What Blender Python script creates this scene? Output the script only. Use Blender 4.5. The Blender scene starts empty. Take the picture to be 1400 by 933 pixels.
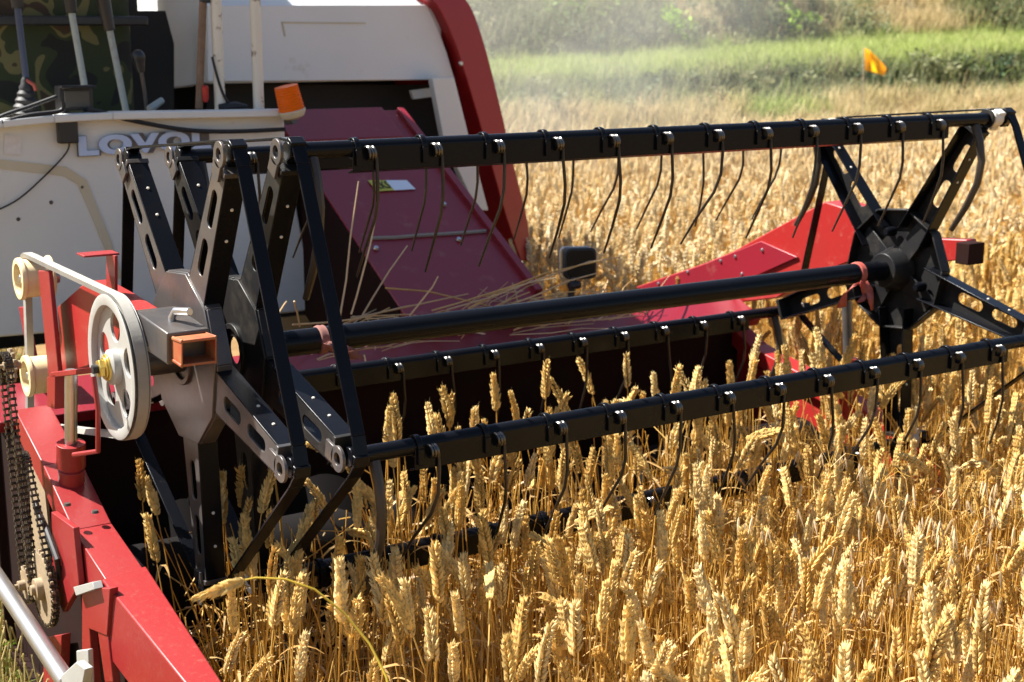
import bpy, bmesh, math, random
import numpy as np
from mathutils import Vector, Matrix

scene = bpy.context.scene
rng = random.Random(7)
C = scene.collection

# ------------------------------------------------------------------ camera
F_PX, YAW, PITCH = 1967.54, 0.57357, -0.20969
CAM = np.array([-0.7663, -2.6309, 1.610])
FW = np.array([math.sin(YAW)*math.cos(PITCH), math.cos(YAW)*math.cos(PITCH), math.sin(PITCH)])
RT = np.array([math.cos(YAW), -math.sin(YAW), 0.0])
UP = np.cross(RT, FW)
cd = bpy.data.cameras.new('camera')
cam = bpy.data.objects.new('camera', cd)
C.objects.link(cam)
M = Matrix(((RT[0], UP[0], -FW[0], CAM[0]), (RT[1], UP[1], -FW[1], CAM[1]), (RT[2], UP[2], -FW[2], CAM[2]), (0, 0, 0, 1)))
cam.matrix_world = M
cd.sensor_width = 36.0
cd.lens = F_PX/1400*36
cd.clip_start = 0.05
cd.clip_end = 500
cd.dof.use_dof = True
cd.dof.focus_distance = 2.55
cd.dof.aperture_fstop = 7.5
scene.camera = cam

# ------------------------------------------------------------------ light
SUN = Vector((-0.42, 0.43, 0.80)).normalized()
world = bpy.data.worlds.new('World')
scene.world = world
world.use_nodes = True
wn = world.node_tree
bg = wn.nodes['Background']
sky = wn.nodes.new('ShaderNodeTexSky')
sky.sky_type = 'NISHITA'
sky.sun_disc = False
sky.sun_elevation = math.asin(SUN.z)
sky.sun_rotation = math.atan2(SUN.x, SUN.y)
sky.air_density = 1.0
sky.dust_density = 1.5
wn.links.new(sky.outputs[0], bg.inputs[0])
bg.inputs[1].default_value = 0.05
sl = bpy.data.lights.new('sun', 'SUN')
sl.energy = 5.0
sl.angle = math.radians(0.5)
sl.color = (1.0, 0.96, 0.89)
so = bpy.data.objects.new('sun', sl)
C.objects.link(so)
so.rotation_euler = SUN.to_track_quat('Z', 'Y').to_euler()
so.location = (-3, 4, 8)
scene.view_settings.view_transform = 'Standard'
scene.view_settings.look = 'None'
scene.view_settings.gamma = 1.0
scene.view_settings.exposure = 1.7
scene.cycles.use_denoising = True
scene.cycles.max_bounces = 8
scene.cycles.transparent_max_bounces = 8

# ------------------------------------------------------------------ helpers
def at(x, y, X=None, Y=None, Z=None):
    """a point of the photograph put on the plane X, Y or Z of the place"""
    v = FW + RT*(x-700)/F_PX - UP*(y-466.5)/F_PX
    if X is not None: t = (X-CAM[0])/v[0]
    elif Y is not None: t = (Y-CAM[1])/v[1]
    else: t = (Z-CAM[2])/v[2]
    return Vector(CAM + v*t)

class MB:
    def __init__(s): s.v = []; s.f = []; s.m = []
    def add(s, vs, fs, mi=0):
        o = len(s.v)
        s.v += [tuple(p) for p in vs]
        s.f += [tuple(i+o for i in f) for f in fs]
        s.m += [mi]*len(fs)
        return s
    def box(s, c, d, rot=None, mi=0):
        c = Vector(c); hx, hy, hz = d[0]/2, d[1]/2, d[2]/2
        vs = [Vector((x, y, z)) for x in (-hx, hx) for y in (-hy, hy) for z in (-hz, hz)]
        if rot is not None: vs = [rot @ p for p in vs]
        vs = [p+c for p in vs]
        return s.add(vs, [(0, 1, 3, 2), (4, 6, 7, 5), (0, 4, 5, 1), (2, 3, 7, 6), (0, 2, 6, 4), (1, 5, 7, 3)], mi)
    def bar(s, a, b, w, t, side, mi=0):
        """rectangular bar from a to b, w across `side`, t across the other way"""
        a = Vector(a); b = Vector(b); d = (b-a).normalized()
        side = Vector(side); side = (side-d*side.dot(d)).normalized(); n = d.cross(side)
        vs = []
        for p in (a, b):
            for (i, j) in ((-1, -1), (1, -1), (1, 1), (-1, 1)):
                vs.append(p+side*(i*w/2)+n*(j*t/2))
        return s.add(vs, [(3, 2, 1, 0), (4, 5, 6, 7), (0, 1, 5, 4), (1, 2, 6, 5), (2, 3, 7, 6), (3, 0, 4, 7)], mi)
    def prism(s, loop, ext, mi=0):
        loop = [Vector(p) for p in loop]; ext = Vector(ext); n = len(loop)
        vs = loop+[p+ext for p in loop]
        fs = [tuple(range(n))[::-1], tuple(range(n, 2*n))]
        fs += [(i, (i+1) % n, n+(i+1) % n, n+i) for i in range(n)]
        return s.add(vs, fs, mi)
    def tube(s, pts, r, n=8, mi=0, caps=True):
        pts = [Vector(p) for p in pts]; k = len(pts)
        rs = r if isinstance(r, (list, tuple)) else [r]*k
        d0 = (pts[1]-pts[0]).normalized()
        u = d0.orthogonal().normalized(); vs = []
        for i, p in enumerate(pts):
            d = (pts[min(i+1, k-1)]-pts[max(i-1, 0)]).normalized()
            u = (u-d*u.dot(d)).normalized(); w = d.cross(u)
            for j in range(n):
                a = 2*math.pi*j/n
                vs.append(p+u*(rs[i]*math.cos(a))+w*(rs[i]*math.sin(a)))
        fs = []
        for i in range(k-1):
            for j in range(n):
                fs.append((i*n+j, i*n+(j+1) % n, (i+1)*n+(j+1) % n, (i+1)*n+j))
        if caps:
            fs.append(tuple(range(n))[::-1]); fs.append(tuple((k-1)*n+j for j in range(n)))
        return s.add(vs, fs, mi)
    def lathe(s, c, axis, prof, n=32, mi=0, close=False):
        """prof: (offset along axis, radius)"""
        c = Vector(c); ax = Vector(axis).normalized(); u = ax.orthogonal().normalized(); w = ax.cross(u); vs = []
        for (h, r) in prof:
            for j in range(n):
                a = 2*math.pi*j/n
                vs.append(c+ax*h+u*(r*math.cos(a))+w*(r*math.sin(a)))
        k = len(prof); fs = []
        for i in range(k if close else k-1):
            i2 = (i+1) % k
            for j in range(n):
                fs.append((i*n+j, i*n+(j+1) % n, i2*n+(j+1) % n, i2*n+j))
        if not close:
            if prof[0][1] > 1e-5: fs.append(tuple(range(n))[::-1])
            if prof[-1][1] > 1e-5: fs.append(tuple((k-1)*n+j for j in range(n)))
        return s.add(vs, fs, mi)
    def plate(s, outer, holes, o, ux, uy, ext, mi=0):
        """flat plate with holes; outer and holes in 2-D, placed at o + x*ux + y*uy and extruded by ext"""
        bm = bmesh.new(); edges = []
        for loop in [outer]+list(holes):
            vs = [bm.verts.new((p[0], p[1], 0)) for p in loop]
            for i in range(len(vs)): edges.append(bm.edges.new((vs[i], vs[(i+1) % len(vs)])))
        bmesh.ops.triangle_fill(bm, edges=edges, use_beauty=True, use_dissolve=False)
        bm.verts.ensure_lookup_table(); bm.verts.index_update()
        o = Vector(o); ux = Vector(ux); uy = Vector(uy); ext = Vector(ext)
        base = [o+ux*v.co.x+uy*v.co.y for v in bm.verts]; n = len(base)
        vs = base+[p+ext for p in base]; fs = []
        for f in bm.faces:
            ix = [v.index for v in f.verts]
            fs.append(tuple(ix)); fs.append(tuple(i+n for i in ix[::-1]))
        for e in bm.edges:
            if len(e.link_faces) == 1:
                a, b = e.verts[0].index, e.verts[1].index
                fs.append((a, b, b+n, a+n))
        bm.free()
        return s.add(vs, fs, mi)
    def mesh(s, name, mats, smooth=False):
        me = bpy.data.meshes.new(name)
        me.from_pydata(s.v, [], s.f)
        for m in (mats if isinstance(mats, (list, tuple)) else [mats]): me.materials.append(m)
        me.polygons.foreach_set('material_index', s.m)
        bm = bmesh.new(); bm.from_mesh(me)
        bmesh.ops.recalc_face_normals(bm, faces=bm.faces); bm.to_mesh(me); bm.free()
        if smooth:
            me.polygons.foreach_set('use_smooth', [True]*len(me.polygons))
            me.set_sharp_from_angle(angle=math.radians(35))
        me.update()
        return me
    def build(s, name, mats, parent=None, bevel=0.0, smooth=True):
        o = bpy.data.objects.new(name, s.mesh(name, mats, smooth))
        C.objects.link(o)
        if parent is not None: o.parent = parent
        if bevel > 0:
            b = o.modifiers.new('bevel', 'BEVEL'); b.width = bevel; b.segments = 2
            b.limit_method = 'ANGLE'; b.angle_limit = math.radians(40)
        return o

def circle(r, n=20, c=(0, 0)):
    return [(c[0]+r*math.cos(2*math.pi*i/n), c[1]+r*math.sin(2*math.pi*i/n)) for i in range(n)]
def slot(x, y0, y1, w, n=6):
    h = w/2; pts = []
    for i in range(n+1):
        a = math.pi*i/n
        pts.append((x+h*math.cos(a), y1-h+h*math.sin(a)))
    for i in range(n+1):
        a = math.pi+math.pi*i/n
        pts.append((x+h*math.cos(a), y0+h+h*math.sin(a)))
    return pts
def tag(o, label=None, cat=None, group=None, kind=None):
    if label: o['label'] = label
    if cat: o['category'] = cat
    if group: o['group'] = group
    if kind: o['kind'] = kind
    return o
def empty(name, loc=(0, 0, 0)):
    o = bpy.data.objects.new(name, None); C.objects.link(o); o.location = loc
    o.empty_display_size = 0.1
    return o
def copy_obj(o, parent=None):
    c = o.copy(); C.objects.link(c); c.parent = parent
    return c

# ------------------------------------------------------------------ materials
def mat(name, base, rough=0.5, metal=0.0, var=None, vscale=6.0, vamt=0.5, bump=0.0, bscale=60.0, spec=0.5,
        dirt=None, dscale=9.0, dlo=0.55, dhi=0.75, damt=0.7, coat=0.0, transl=0.0, rand=0.0):
    m = bpy.data.materials.new(name); m.use_nodes = True
    nt = m.node_tree; N = nt.nodes; Lk = nt.links
    b = N['Principled BSDF']
    b.inputs['Roughness'].default_value = rough
    b.inputs['Metallic'].default_value = metal
    b.inputs['Specular IOR Level'].default_value = spec
    b.inputs['Coat Weight'].default_value = coat
    tc = N.new('ShaderNodeTexCoord')
    col = N.new('ShaderNodeRGB'); col.outputs[0].default_value = (*base, 1); out = col.outputs[0]
    def noise(scale, detail=5.0, rough_=0.6):
        n = N.new('ShaderNodeTexNoise'); n.inputs['Scale'].default_value = scale
        n.inputs['Detail'].default_value = detail; n.inputs['Roughness'].default_value = rough_
        Lk.new(tc.outputs['Object'], n.inputs['Vector']); return n
    def mix(fac, a, c):
        x = N.new('ShaderNodeMix'); x.data_type = 'RGBA'
        if isinstance(fac, float): x.inputs[0].default_value = fac
        else: Lk.new(fac, x.inputs[0])
        Lk.new(a, x.inputs[6])
        if isinstance(c, tuple): x.inputs[7].default_value = (*c, 1)
        else: Lk.new(c, x.inputs[7])
        return x.outputs[2]
    def ramp(src, lo, hi, top):
        r = N.new('ShaderNodeMapRange'); r.inputs[1].default_value = lo; r.inputs[2].default_value = hi
        r.inputs[4].default_value = top
        Lk.new(src, r.inputs[0]); return r.outputs[0]
    if var is not None: out = mix(ramp(noise(vscale).outputs[0], 0.35, 0.65, vamt), out, var)
    if dirt is not None: out = mix(ramp(noise(dscale, 8.0, 0.7).outputs[0], dlo, dhi, damt), out, dirt)
    if rand > 0:
        oi = N.new('ShaderNodeObjectInfo'); h = N.new('ShaderNodeHueSaturation')
        mr = N.new('ShaderNodeMapRange'); mr.inputs[3].default_value = 1-rand; mr.inputs[4].default_value = 1+rand
        Lk.new(oi.outputs['Random'], mr.inputs[0]); Lk.new(mr.outputs[0], h.inputs['Value'])
        ms = N.new('ShaderNodeMath'); ms.operation = 'MULTIPLY_ADD'; ms.inputs[1].default_value = 7.31; ms.inputs[2].default_value = 0.0
        Lk.new(oi.outputs['Random'], ms.inputs[0])
        fr = N.new('ShaderNodeMath'); fr.operation = 'FRACT'; Lk.new(ms.outputs[0], fr.inputs[0])
        mr2 = N.new('ShaderNodeMapRange'); mr2.inputs[3].default_value = 0.72; mr2.inputs[4].default_value = 1.12
        Lk.new(fr.outputs[0], mr2.inputs[0]); Lk.new(mr2.outputs[0], h.inputs['Saturation'])
        Lk.new(out, h.inputs['Color']); out = h.outputs[0]
    Lk.new(out, b.inputs['Base Color'])
    if bump > 0:
        bp = N.new('ShaderNodeBump'); bp.inputs['Strength'].default_value = bump; bp.inputs['Distance'].default_value = 0.004
        Lk.new(noise(bscale).outputs[0], bp.inputs['Height']); Lk.new(bp.outputs[0], b.inputs['Normal'])
    if transl > 0:
        t = N.new('ShaderNodeBsdfTranslucent'); Lk.new(out, t.inputs[0])
        ms = N.new('ShaderNodeMixShader'); ms.inputs[0].default_value = transl
        Lk.new(b.outputs[0], ms.inputs[1]); Lk.new(t.outputs[0], ms.inputs[2])
        Lk.new(ms.outputs[0], N['Material Output'].inputs[0])
    return m

red = mat('red_paint', (0.30, 0.013, 0.011), 0.42, var=(0.25, 0.018, 0.016), vscale=5, bump=0.08, bscale=90, dirt=(0.40, 0.26, 0.17), dscale=45, dlo=0.56, dhi=0.85, damt=0.35)
red_dusty = mat('dusty_red_paint', (0.235, 0.012, 0.013), 0.42, var=(0.23, 0.020, 0.020), vscale=3, bump=0.1, bscale=120, dirt=(0.28, 0.18, 0.12), dscale=90, dlo=0.56, dhi=0.80, damt=0.40)
shade_dark = mat('shade_darkened_plate', (0.018, 0.006, 0.005), 0.85, var=(0.011, 0.008, 0.006), vscale=6, dirt=(0.06, 0.04, 0.022), dscale=20, dlo=0.6, dhi=0.9, damt=0.4, spec=0.1)  # near-black red: shade inside the header put into the colour
shade_red = mat('shade_tinted_red_paint', (0.21, 0.010, 0.020), 0.38, var=(0.17, 0.012, 0.022), vscale=4, dirt=(0.42, 0.3, 0.2), dscale=14, dlo=0.58, dhi=0.9, damt=0.35)  # same red paint as elsewhere, with bluish shade put into its colour
deep_red = mat('smooth_red_panel', (0.34, 0.008, 0.010), 0.35, var=(0.30, 0.008, 0.010), vscale=3, dirt=(0.4, 0.25, 0.18), dscale=40, dlo=0.66, dhi=0.8, damt=0.4)
cream = mat('cream_panel_paint', (0.69, 0.695, 0.67), 0.45, var=(0.64, 0.635, 0.59), vscale=3, bump=0.04, dirt=(0.45, 0.33, 0.18), dscale=11, dlo=0.62, dhi=0.85, damt=0.55)
cream_stain = mat('rust_stained_cream', (0.55, 0.48, 0.33), 0.5, var=(0.56, 0.52, 0.41), vscale=9, vamt=0.7)
white_hood = mat('white_hood_paint', (0.71, 0.725, 0.735), 0.4, var=(0.66, 0.665, 0.66), vscale=3, dirt=(0.35, 0.25, 0.13), dscale=9, dlo=0.66, dhi=0.82, damt=0.6)
black = mat('black_gloss_paint', (0.0035, 0.004, 0.006), 0.27, var=(0.006, 0.006, 0.007), vscale=8, dirt=(0.05, 0.042, 0.03), dscale=22, dlo=0.6, dhi=0.95, damt=0.25, bump=0.05, spec=0.14)
coil_m = mat('dark_coil_steel', (0.10, 0.095, 0.09), 0.28, metal=0.9)
black_dusty = mat('dusty_black_paint', (0.010, 0.010, 0.011), 0.42, var=(0.022, 0.021, 0.019), vscale=9, dirt=(0.10, 0.08, 0.055), dscale=20, dlo=0.5, dhi=0.9, damt=0.45, bump=0.08, spec=0.2)
steel_worn = mat('worn_grey_plate', (0.058, 0.055, 0.056), 0.36, metal=0.3, var=(0.12, 0.105, 0.095), vscale=14, dirt=(0.15, 0.095, 0.055), dscale=16, dlo=0.48, dhi=0.8, damt=0.6, bump=0.1)
steel = mat('bright_steel', (0.55, 0.55, 0.56), 0.3, metal=0.9, var=(0.42, 0.4, 0.38), vscale=15, dirt=(0.3, 0.2, 0.12), dscale=20, dlo=0.6, dhi=0.9)
zinc = mat('pale_grey_cast_paint', (0.38, 0.38, 0.36), 0.42, metal=0.15, var=(0.31, 0.30, 0.27), vscale=9, dirt=(0.34, 0.27, 0.18), dscale=12, dlo=0.55, dhi=0.9, bump=0.1)
brass = mat('yellow_plated_nut', (0.55, 0.40, 0.10), 0.35, metal=0.7)
nylon = mat('yellowed_nylon', (0.72, 0.60, 0.36), 0.45, var=(0.62, 0.45, 0.2), vscale=18, vamt=0.8, dirt=(0.25, 0.15, 0.07), dscale=22, dlo=0.6, dhi=0.9)
nylon_pale = mat('pale_nylon', (0.62, 0.59, 0.52), 0.5, var=(0.5, 0.42, 0.28), vscale=25)
rubber = mat('belt_rubber', (0.30, 0.285, 0.25), 0.75, var=(0.2, 0.19, 0.17), vscale=20, bump=0.15)
rubber_black = mat('black_rubber', (0.012, 0.012, 0.013), 0.6)
plastic_black = mat('black_plastic', (0.014, 0.015, 0.018), 0.4, dirt=(0.12, 0.1, 0.08), dscale=25, dlo=0.55, dhi=0.9, damt=0.4)
chain_m = mat('oily_chain', (0.05, 0.04, 0.03), 0.45, metal=0.6, dirt=(0.28, 0.2, 0.12), dscale=60, dlo=0.5, dhi=0.7)
tine_m = mat('dark_spring_steel', (0.012, 0.010, 0.009), 0.38, metal=0.2, var=(0.035, 0.022, 0.014), vscale=30)
tine_thick_m = mat('brown_plastic_tine', (0.022, 0.017, 0.013), 0.45, var=(0.04, 0.028, 0.02), vscale=20)
orange = mat('amber_lens', (1.0, 0.30, 0.0), 0.25, transl=0.6)
rag_m = mat('red_rag', (0.42, 0.07, 0.05), 0.85, var=(0.5, 0.2, 0.15), vscale=30, transl=0.25, bump=0.3)
rag_pale = mat('faded_pink_rag', (0.28, 0.13, 0.11), 0.85, var=(0.24, 0.07, 0.06), vscale=30, transl=0.25, bump=0.3)
letter_sky_blue = mat('sky_tinted_letter', (0.46, 0.58, 0.82), 0.3, metal=0.0)  # sky reflected in the letters is put into their blue base colour
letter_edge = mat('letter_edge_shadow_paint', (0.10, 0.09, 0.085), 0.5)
dark_in = mat('interior_shade_black', (0.012, 0.012, 0.012), 0.8)  # even black that stands for shade inside the machine
glass_mirror = mat('mirror_back_plastic', (0.016, 0.018, 0.022), 0.45)
straw_m = mat('cut_straw', (0.62, 0.43, 0.19), 0.5, var=(0.5, 0.3, 0.1), vscale=12, transl=0.15, rand=0.25)

def camo_mat():
    m = bpy.data.materials.new('camouflage_cloth'); m.use_nodes = True
    nt = m.node_tree; N = nt.nodes; b = N['Principled BSDF']; b.inputs['Roughness'].default_value = 0.9
    tc = N.new('ShaderNodeTexCoord'); n = N.new('ShaderNodeTexNoise'); n.inputs['Scale'].default_value = 7.5; n.inputs['Detail'].default_value = 1.5
    n.inputs['Distortion'].default_value = 0.6
    r = N.new('ShaderNodeValToRGB'); r.color_ramp.interpolation = 'CONSTANT'
    e = r.color_ramp.elements
    e[0].position = 0; e[0].color = (0.012, 0.012, 0.01, 1)  # whole palette darkened, cab shade put into the cloth colours
    e[1].position = 0.42; e[1].color = (0.026, 0.036, 0.013, 1)
    e2 = e.new(0.52); e2.color = (0.13, 0.115, 0.045, 1)
    e3 = e.new(0.60); e3.color = (0.05, 0.032, 0.018, 1)
    nt.links.new(tc.outputs['Object'], n.inputs[0]); nt.links.new(n.outputs[0], r.inputs[0]); nt.links.new(r.outputs[0], b.inputs[0])
    return m
camo = camo_mat()

def wheat_mat(name, c1, c2, c3, transl, rough=0.5, spec=0.4):
    m = bpy.data.materials.new(name); m.use_nodes = True
    nt = m.node_tree; N = nt.nodes; Lk = nt.links; b = N['Principled BSDF']
    b.inputs['Roughness'].default_value = rough; b.inputs['Specular IOR Level'].default_value = spec
    oi = N.new('ShaderNodeObjectInfo'); r = N.new('ShaderNodeValToRGB'); e = r.color_ramp.elements
    e[0].position = 0.0; e[0].color = (*c1, 1); e[1].position = 1.0; e[1].color = (*c3, 1)
    x = e.new(0.5); x.color = (*c2, 1)
    Lk.new(oi.outputs['Random'], r.inputs[0])
    ge = N.new('ShaderNodeNewGeometry')
    mr = N.new('ShaderNodeMapRange'); mr.inputs[3].default_value = 0.72; mr.inputs[4].default_value = 1.18
    Lk.new(ge.outputs['Random Per Island'], mr.inputs[0])
    h = N.new('ShaderNodeHueSaturation'); Lk.new(mr.outputs[0], h.inputs['Value']); Lk.new(r.outputs[0], h.inputs['Color'])
    Lk.new(h.outputs[0], b.inputs['Base Color'])
    t = N.new('ShaderNodeBsdfTranslucent'); Lk.new(h.outputs[0], t.inputs[0])
    ms = N.new('ShaderNodeMixShader'); ms.inputs[0].default_value = transl
    Lk.new(b.outputs[0], ms.inputs[1]); Lk.new(t.outputs[0], ms.inputs[2]); Lk.new(ms.outputs[0], N['Material Output'].inputs[0])
    return m
ear_m = wheat_mat('ripe_wheat_ear', (0.66, 0.43, 0.125), (0.78, 0.57, 0.21), (0.84, 0.68, 0.35), 0.33, 0.62, 0.22)
stem_m = wheat_mat('wheat_straw', (0.56, 0.30, 0.05), (0.66, 0.40, 0.085), (0.70, 0.48, 0.15), 0.32, 0.4, 0.5)
stub_m = wheat_mat('pale_stubble_straw', (0.58, 0.46, 0.20), (0.66, 0.54, 0.26), (0.5, 0.44, 0.16), 0.2, 0.5, 0.4)
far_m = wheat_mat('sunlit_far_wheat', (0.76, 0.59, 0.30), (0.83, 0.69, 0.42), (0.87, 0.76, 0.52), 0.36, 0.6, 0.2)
leaf_m = wheat_mat('dry_wheat_leaf', (0.40, 0.22, 0.06), (0.55, 0.36, 0.14), (0.50, 0.33, 0.14), 0.4)
oat_m = wheat_mat('wild_oat_husk', (0.66, 0.50, 0.28), (0.74, 0.59, 0.37), (0.78, 0.64, 0.42), 0.4)

# ================================================================== THE SETTING
def height_bank(x, y):
    """terraced bank beyond the field (0 on the field)"""
    s = math.sin(x*0.55+0.6)*0.22+math.sin(x*1.7)*0.09+math.sin(x*4.1+1)*0.04
    lift = max(0.0, min(1.0, (x-7)/10))*0.34
    prof = [(8.0, 0.0), (8.3, 0.22), (9.4, 0.80), (9.9, 0.90), (10.15, 1.02+lift*.8), (10.5, 1.08+lift), (11.9, 1.16+lift), (12.5, 1.6+lift), (14.0, 2.5+lift), (17.0, 3.8), (22, 5.2), (40, 7.0), (70, 8.5)]
    yy = y-s
    if yy <= prof[0][0]: return 0.0
    for (a, b) in zip(prof, prof[1:]):
        if yy <= b[0]:
            t = (yy-a[0])/(b[0]-a[0]); return a[1]+(b[1]-a[1])*t
    return prof[-1][1]

def soil_mat(name, c1, c2, c3, scale, bump=0.6):
    m = mat(name, c1, 0.95, var=c2, vscale=scale, vamt=0.9, dirt=c3, dscale=scale*3, dlo=0.5, dhi=0.7, damt=0.8, bump=bump, bscale=scale*8, spec=0.1)
    return m
field_soil = soil_mat('field_soil', (0.20, 0.125, 0.055), (0.15, 0.09, 0.04), (0.33, 0.22, 0.1), 3.0)
bank_soil = soil_mat('bank_soil', (0.27, 0.205, 0.13), (0.10, 0.105, 0.045), (0.16, 0.15, 0.07), 0.9)

# one ground sheet out to the foot of the bank, and the terraced bank beyond it
def grid(name, xs, ys, hf, m):
    vs = [(x, y, hf(x, y)) for y in ys for x in xs]; nx = len(xs)
    fs = [(j*nx+i, j*nx+i+1, (j+1)*nx+i+1, (j+1)*nx+i) for j in range(len(ys)-1) for i in range(nx-1)]
    o = MB().add(vs, fs).build(name, m, smooth=True); tag(o, kind='structure'); return o
gx = [-60, -30, -12]+[-6+0.5*i for i in range(25)]+[8, 12, 20, 40, 80]
gy = [-40, -15, -6]+[-4+0.5*i for i in range(24)]+[8.1]
grid('ground', gx, gy, lambda x, y: 0.012*math.sin(x*5)*math.sin(y*4.3), field_soil)
bx = [-60, -30, -10, -4]+[-2+0.33*i for i in range(95)]+[34, 45, 70]
by = [7.7, 8.0]+[8.2+0.2*i for i in range(50)]+[19, 22, 30, 45, 70]
def hb(x, y):
    h = height_bank(x, y)
    if h > 1.7: h += 0.12*math.sin(x*3.1+y*2.0)+0.1*math.sin(x*6.7-y)+0.05*math.sin(x*14+y*5)
    return h-0.02
grid('hillside', bx, by, hb, bank_soil)

# ================================================================== THE COMBINE HARVESTER
comb = empty('combine_harvester', (1.0, 1.5, 0.0))
comb_root = comb
tag(comb, 'red and cream combine harvester with a black pickup reel held over the standing wheat', 'combine harvester')
bpy.context.view_layer.update()
PINV = Matrix.Translation((-1.0, -1.5, 0.0))
def P(mb, name, m, parent=None, bevel=0.0, smooth=True):
    """a part (or sub-part) built in world coordinates"""
    o = mb.build(name, m, None, bevel, smooth)
    o.parent = parent or comb
    if parent is None: o.matrix_parent_inverse = PINV
    return o
def slabX(px, X0, X1): return [at(x, y, X=X0) for x, y in px], (X1-X0, 0, 0)
def slabY(px, Y0, Y1): return [at(x, y, Y=Y0) for x, y in px], (0, Y1-Y0, 0)

# ---------------------------------------------------------------- reel
R, ROT, AX = 0.474, 0.0869, 1.0
ANG = [math.radians(a)+ROT for a in (54, 126, 198, 270, 342)]
def rim(th, X, r=R): return Vector((X, -r*math.cos(th), AX+r*math.sin(th)))
rt = P(MB().lathe((0.30, 0, AX), (1, 0, 0), [(0, 0.027), (1.87, 0.027)], 28), 'reel_tube', black)

def spider(X, sgn, m_web, m_fl, hub_r, bolts=True):
    """five slotted channel spokes round a ten-sided hub plate; the flanges point along sgn"""
    mb = MB()
    ring = [(hub_r*math.sin(ROT+math.pi*(i+.5)/5), hub_r*math.cos(ROT+math.pi*(i+.5)/5)) for i in range(10)]
    mb.plate(ring, [circle(0.0275, 18)], (X-sgn*0.004, 0, AX), (0, 1, 0), (0, 0, 1), (sgn*0.006, 0, 0))
    for i in range(10):
        a, b = ring[i], ring[(i+1) % 10]
        mb.bar((X+sgn*.016, a[0], AX+a[1]), (X+sgn*.016, b[0], AX+b[1]), 0.03, 0.005, (1, 0, 0))
    mb.lathe((X-sgn*0.01, 0, AX), (sgn, 0, 0), [(0, 0.055), (0.012, 0.055), (0.012, 0.043), (0, 0.043)], 28, close=True)
    hub = P(mb, 'reel_spider', m_web, bevel=0.0015)
    for th in ANG:
        al = math.pi/2-th; rot = Matrix.Rotation(al, 4, 'X')
        w0, w1, u0, u1 = 0.043, 0.027, 0.105, R-0.030
        s = MB()
        s.plate([(-w0, u0), (w0, u0), (w1, u1), (-w1, u1)], [slot(0, 0.205, 0.285, 0.030), slot(0, 0.315, 0.395, 0.026)],
                (0, 0, 0), (0, 1, 0), (0, 0, 1), (sgn*0.004, 0, 0), 0)
        for k in (-1, 1):
            a = Vector((sgn*0.020, k*w0, u0)); b = Vector((sgn*0.020, k*w1, u1))
            s.bar(a, b, 0.040, 0.004, (1, 0, 0), 1)
        # rivets on the outside of the flanges
        for k in (-1, 1):
            for t in (0.60, 0.80):
                y = k*(w0+(w1-w0)*t+0.0025); z = u0+(u1-u0)*t
                s.lathe((sgn*0.022, y, z), (0, k, 0), [(-0.001, 0.0038), (0.002, 0.003)], 8, 2)
        # end bracket
        s.box((sgn*0.020, 0, u1+0.004), (0.046, 2*w1+0.006, 0.010), mi=0)
        s.v = [tuple(rot @ Vector(p)+Vector((X, 0, AX))) for p in s.v]
        P(s, 'spoke', [m_web, m_fl, nylon_pale], hub, bevel=0.0012)
        e = MB()
        e.plate([(0.024*math.sin(a), 0.024*math.cos(a)+R) for a in [math.pi*2*i/20 for i in range(20)]], [circle(0.0115, 14, (0, R))],
                (0, 0, 0), (0, 1, 0), (0, 0, 1), (sgn*0.006, 0, 0))
        e.box((sgn*0.003, 0, R-0.032), (0.006, 0.034, 0.03))
        e.v = [tuple(rot @ Vector(p)+Vector((X-sgn*0.008, 0, AX))) for p in e.v]
        P(e, 'bearing_eye', steel_worn if X < 1 else black_dusty, hub, bevel=0.001)
    return hub
sp_out = spider(0.176, 1, steel_worn, black, 0.172)
sp_in = spider(0.283, 1, black_dusty, black, 0.150)
sp_far = spider(2.170, -1, black_dusty, black, 0.165)
# straps from rim to rim, and the plastic bushes they turn on
def straps(X, hub, m, off=0.022):
    for i in range(5):
        a, b = rim(ANG[i], X, R+off), rim(ANG[(i+1) % 5], X, R+off)
        d = (b-a).normalized()
        rad = ((a+b)/2-Vector((X, 0, AX))).normalized()
        a2, b2 = a+d*0.045+rad*0.006, b-d*0.045+rad*0.006
        s = MB(); s.bar(a, a2, 0.026, 0.005, (1, 0, 0)); s.bar(a2, b2, 0.026, 0.005, (1, 0, 0)); s.bar(b2, b, 0.026, 0.005, (1, 0, 0))
        P(s, 'rim_strap', m, hub, bevel=0.001)
    for th in ANG:
        s = MB(); s.lathe(rim(th, X-0.016), (1, 0, 0), [(0, 0.019), (0.03, 0.015)], 16)
        s.bar(rim(th, X+0.0, R-0.02), rim(th, X+0.0, R+off+0.003), 0.03, 0.022, (1, 0, 0))
        P(s, 'crank_bush', nylon_pale if X < 0.2 else black, hub, bevel=0.002)
straps(0.200, sp_out, black)
straps(0.312, sp_in, black)
straps(2.245, sp_far, black)
for th in ANG:
    s = MB(); s.lathe(rim(th, 2.185), (1, 0, 0), [(0, 0.021), (0.035, 0.019)], 16)
    s.bar(rim(th, 2.212, R-0.03), rim(th, 2.212, R+0.022), 0.026, 0.022, (1, 0, 0))
    P(s, 'bush_block', nylon_pale, sp_far, bevel=0.003)
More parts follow.
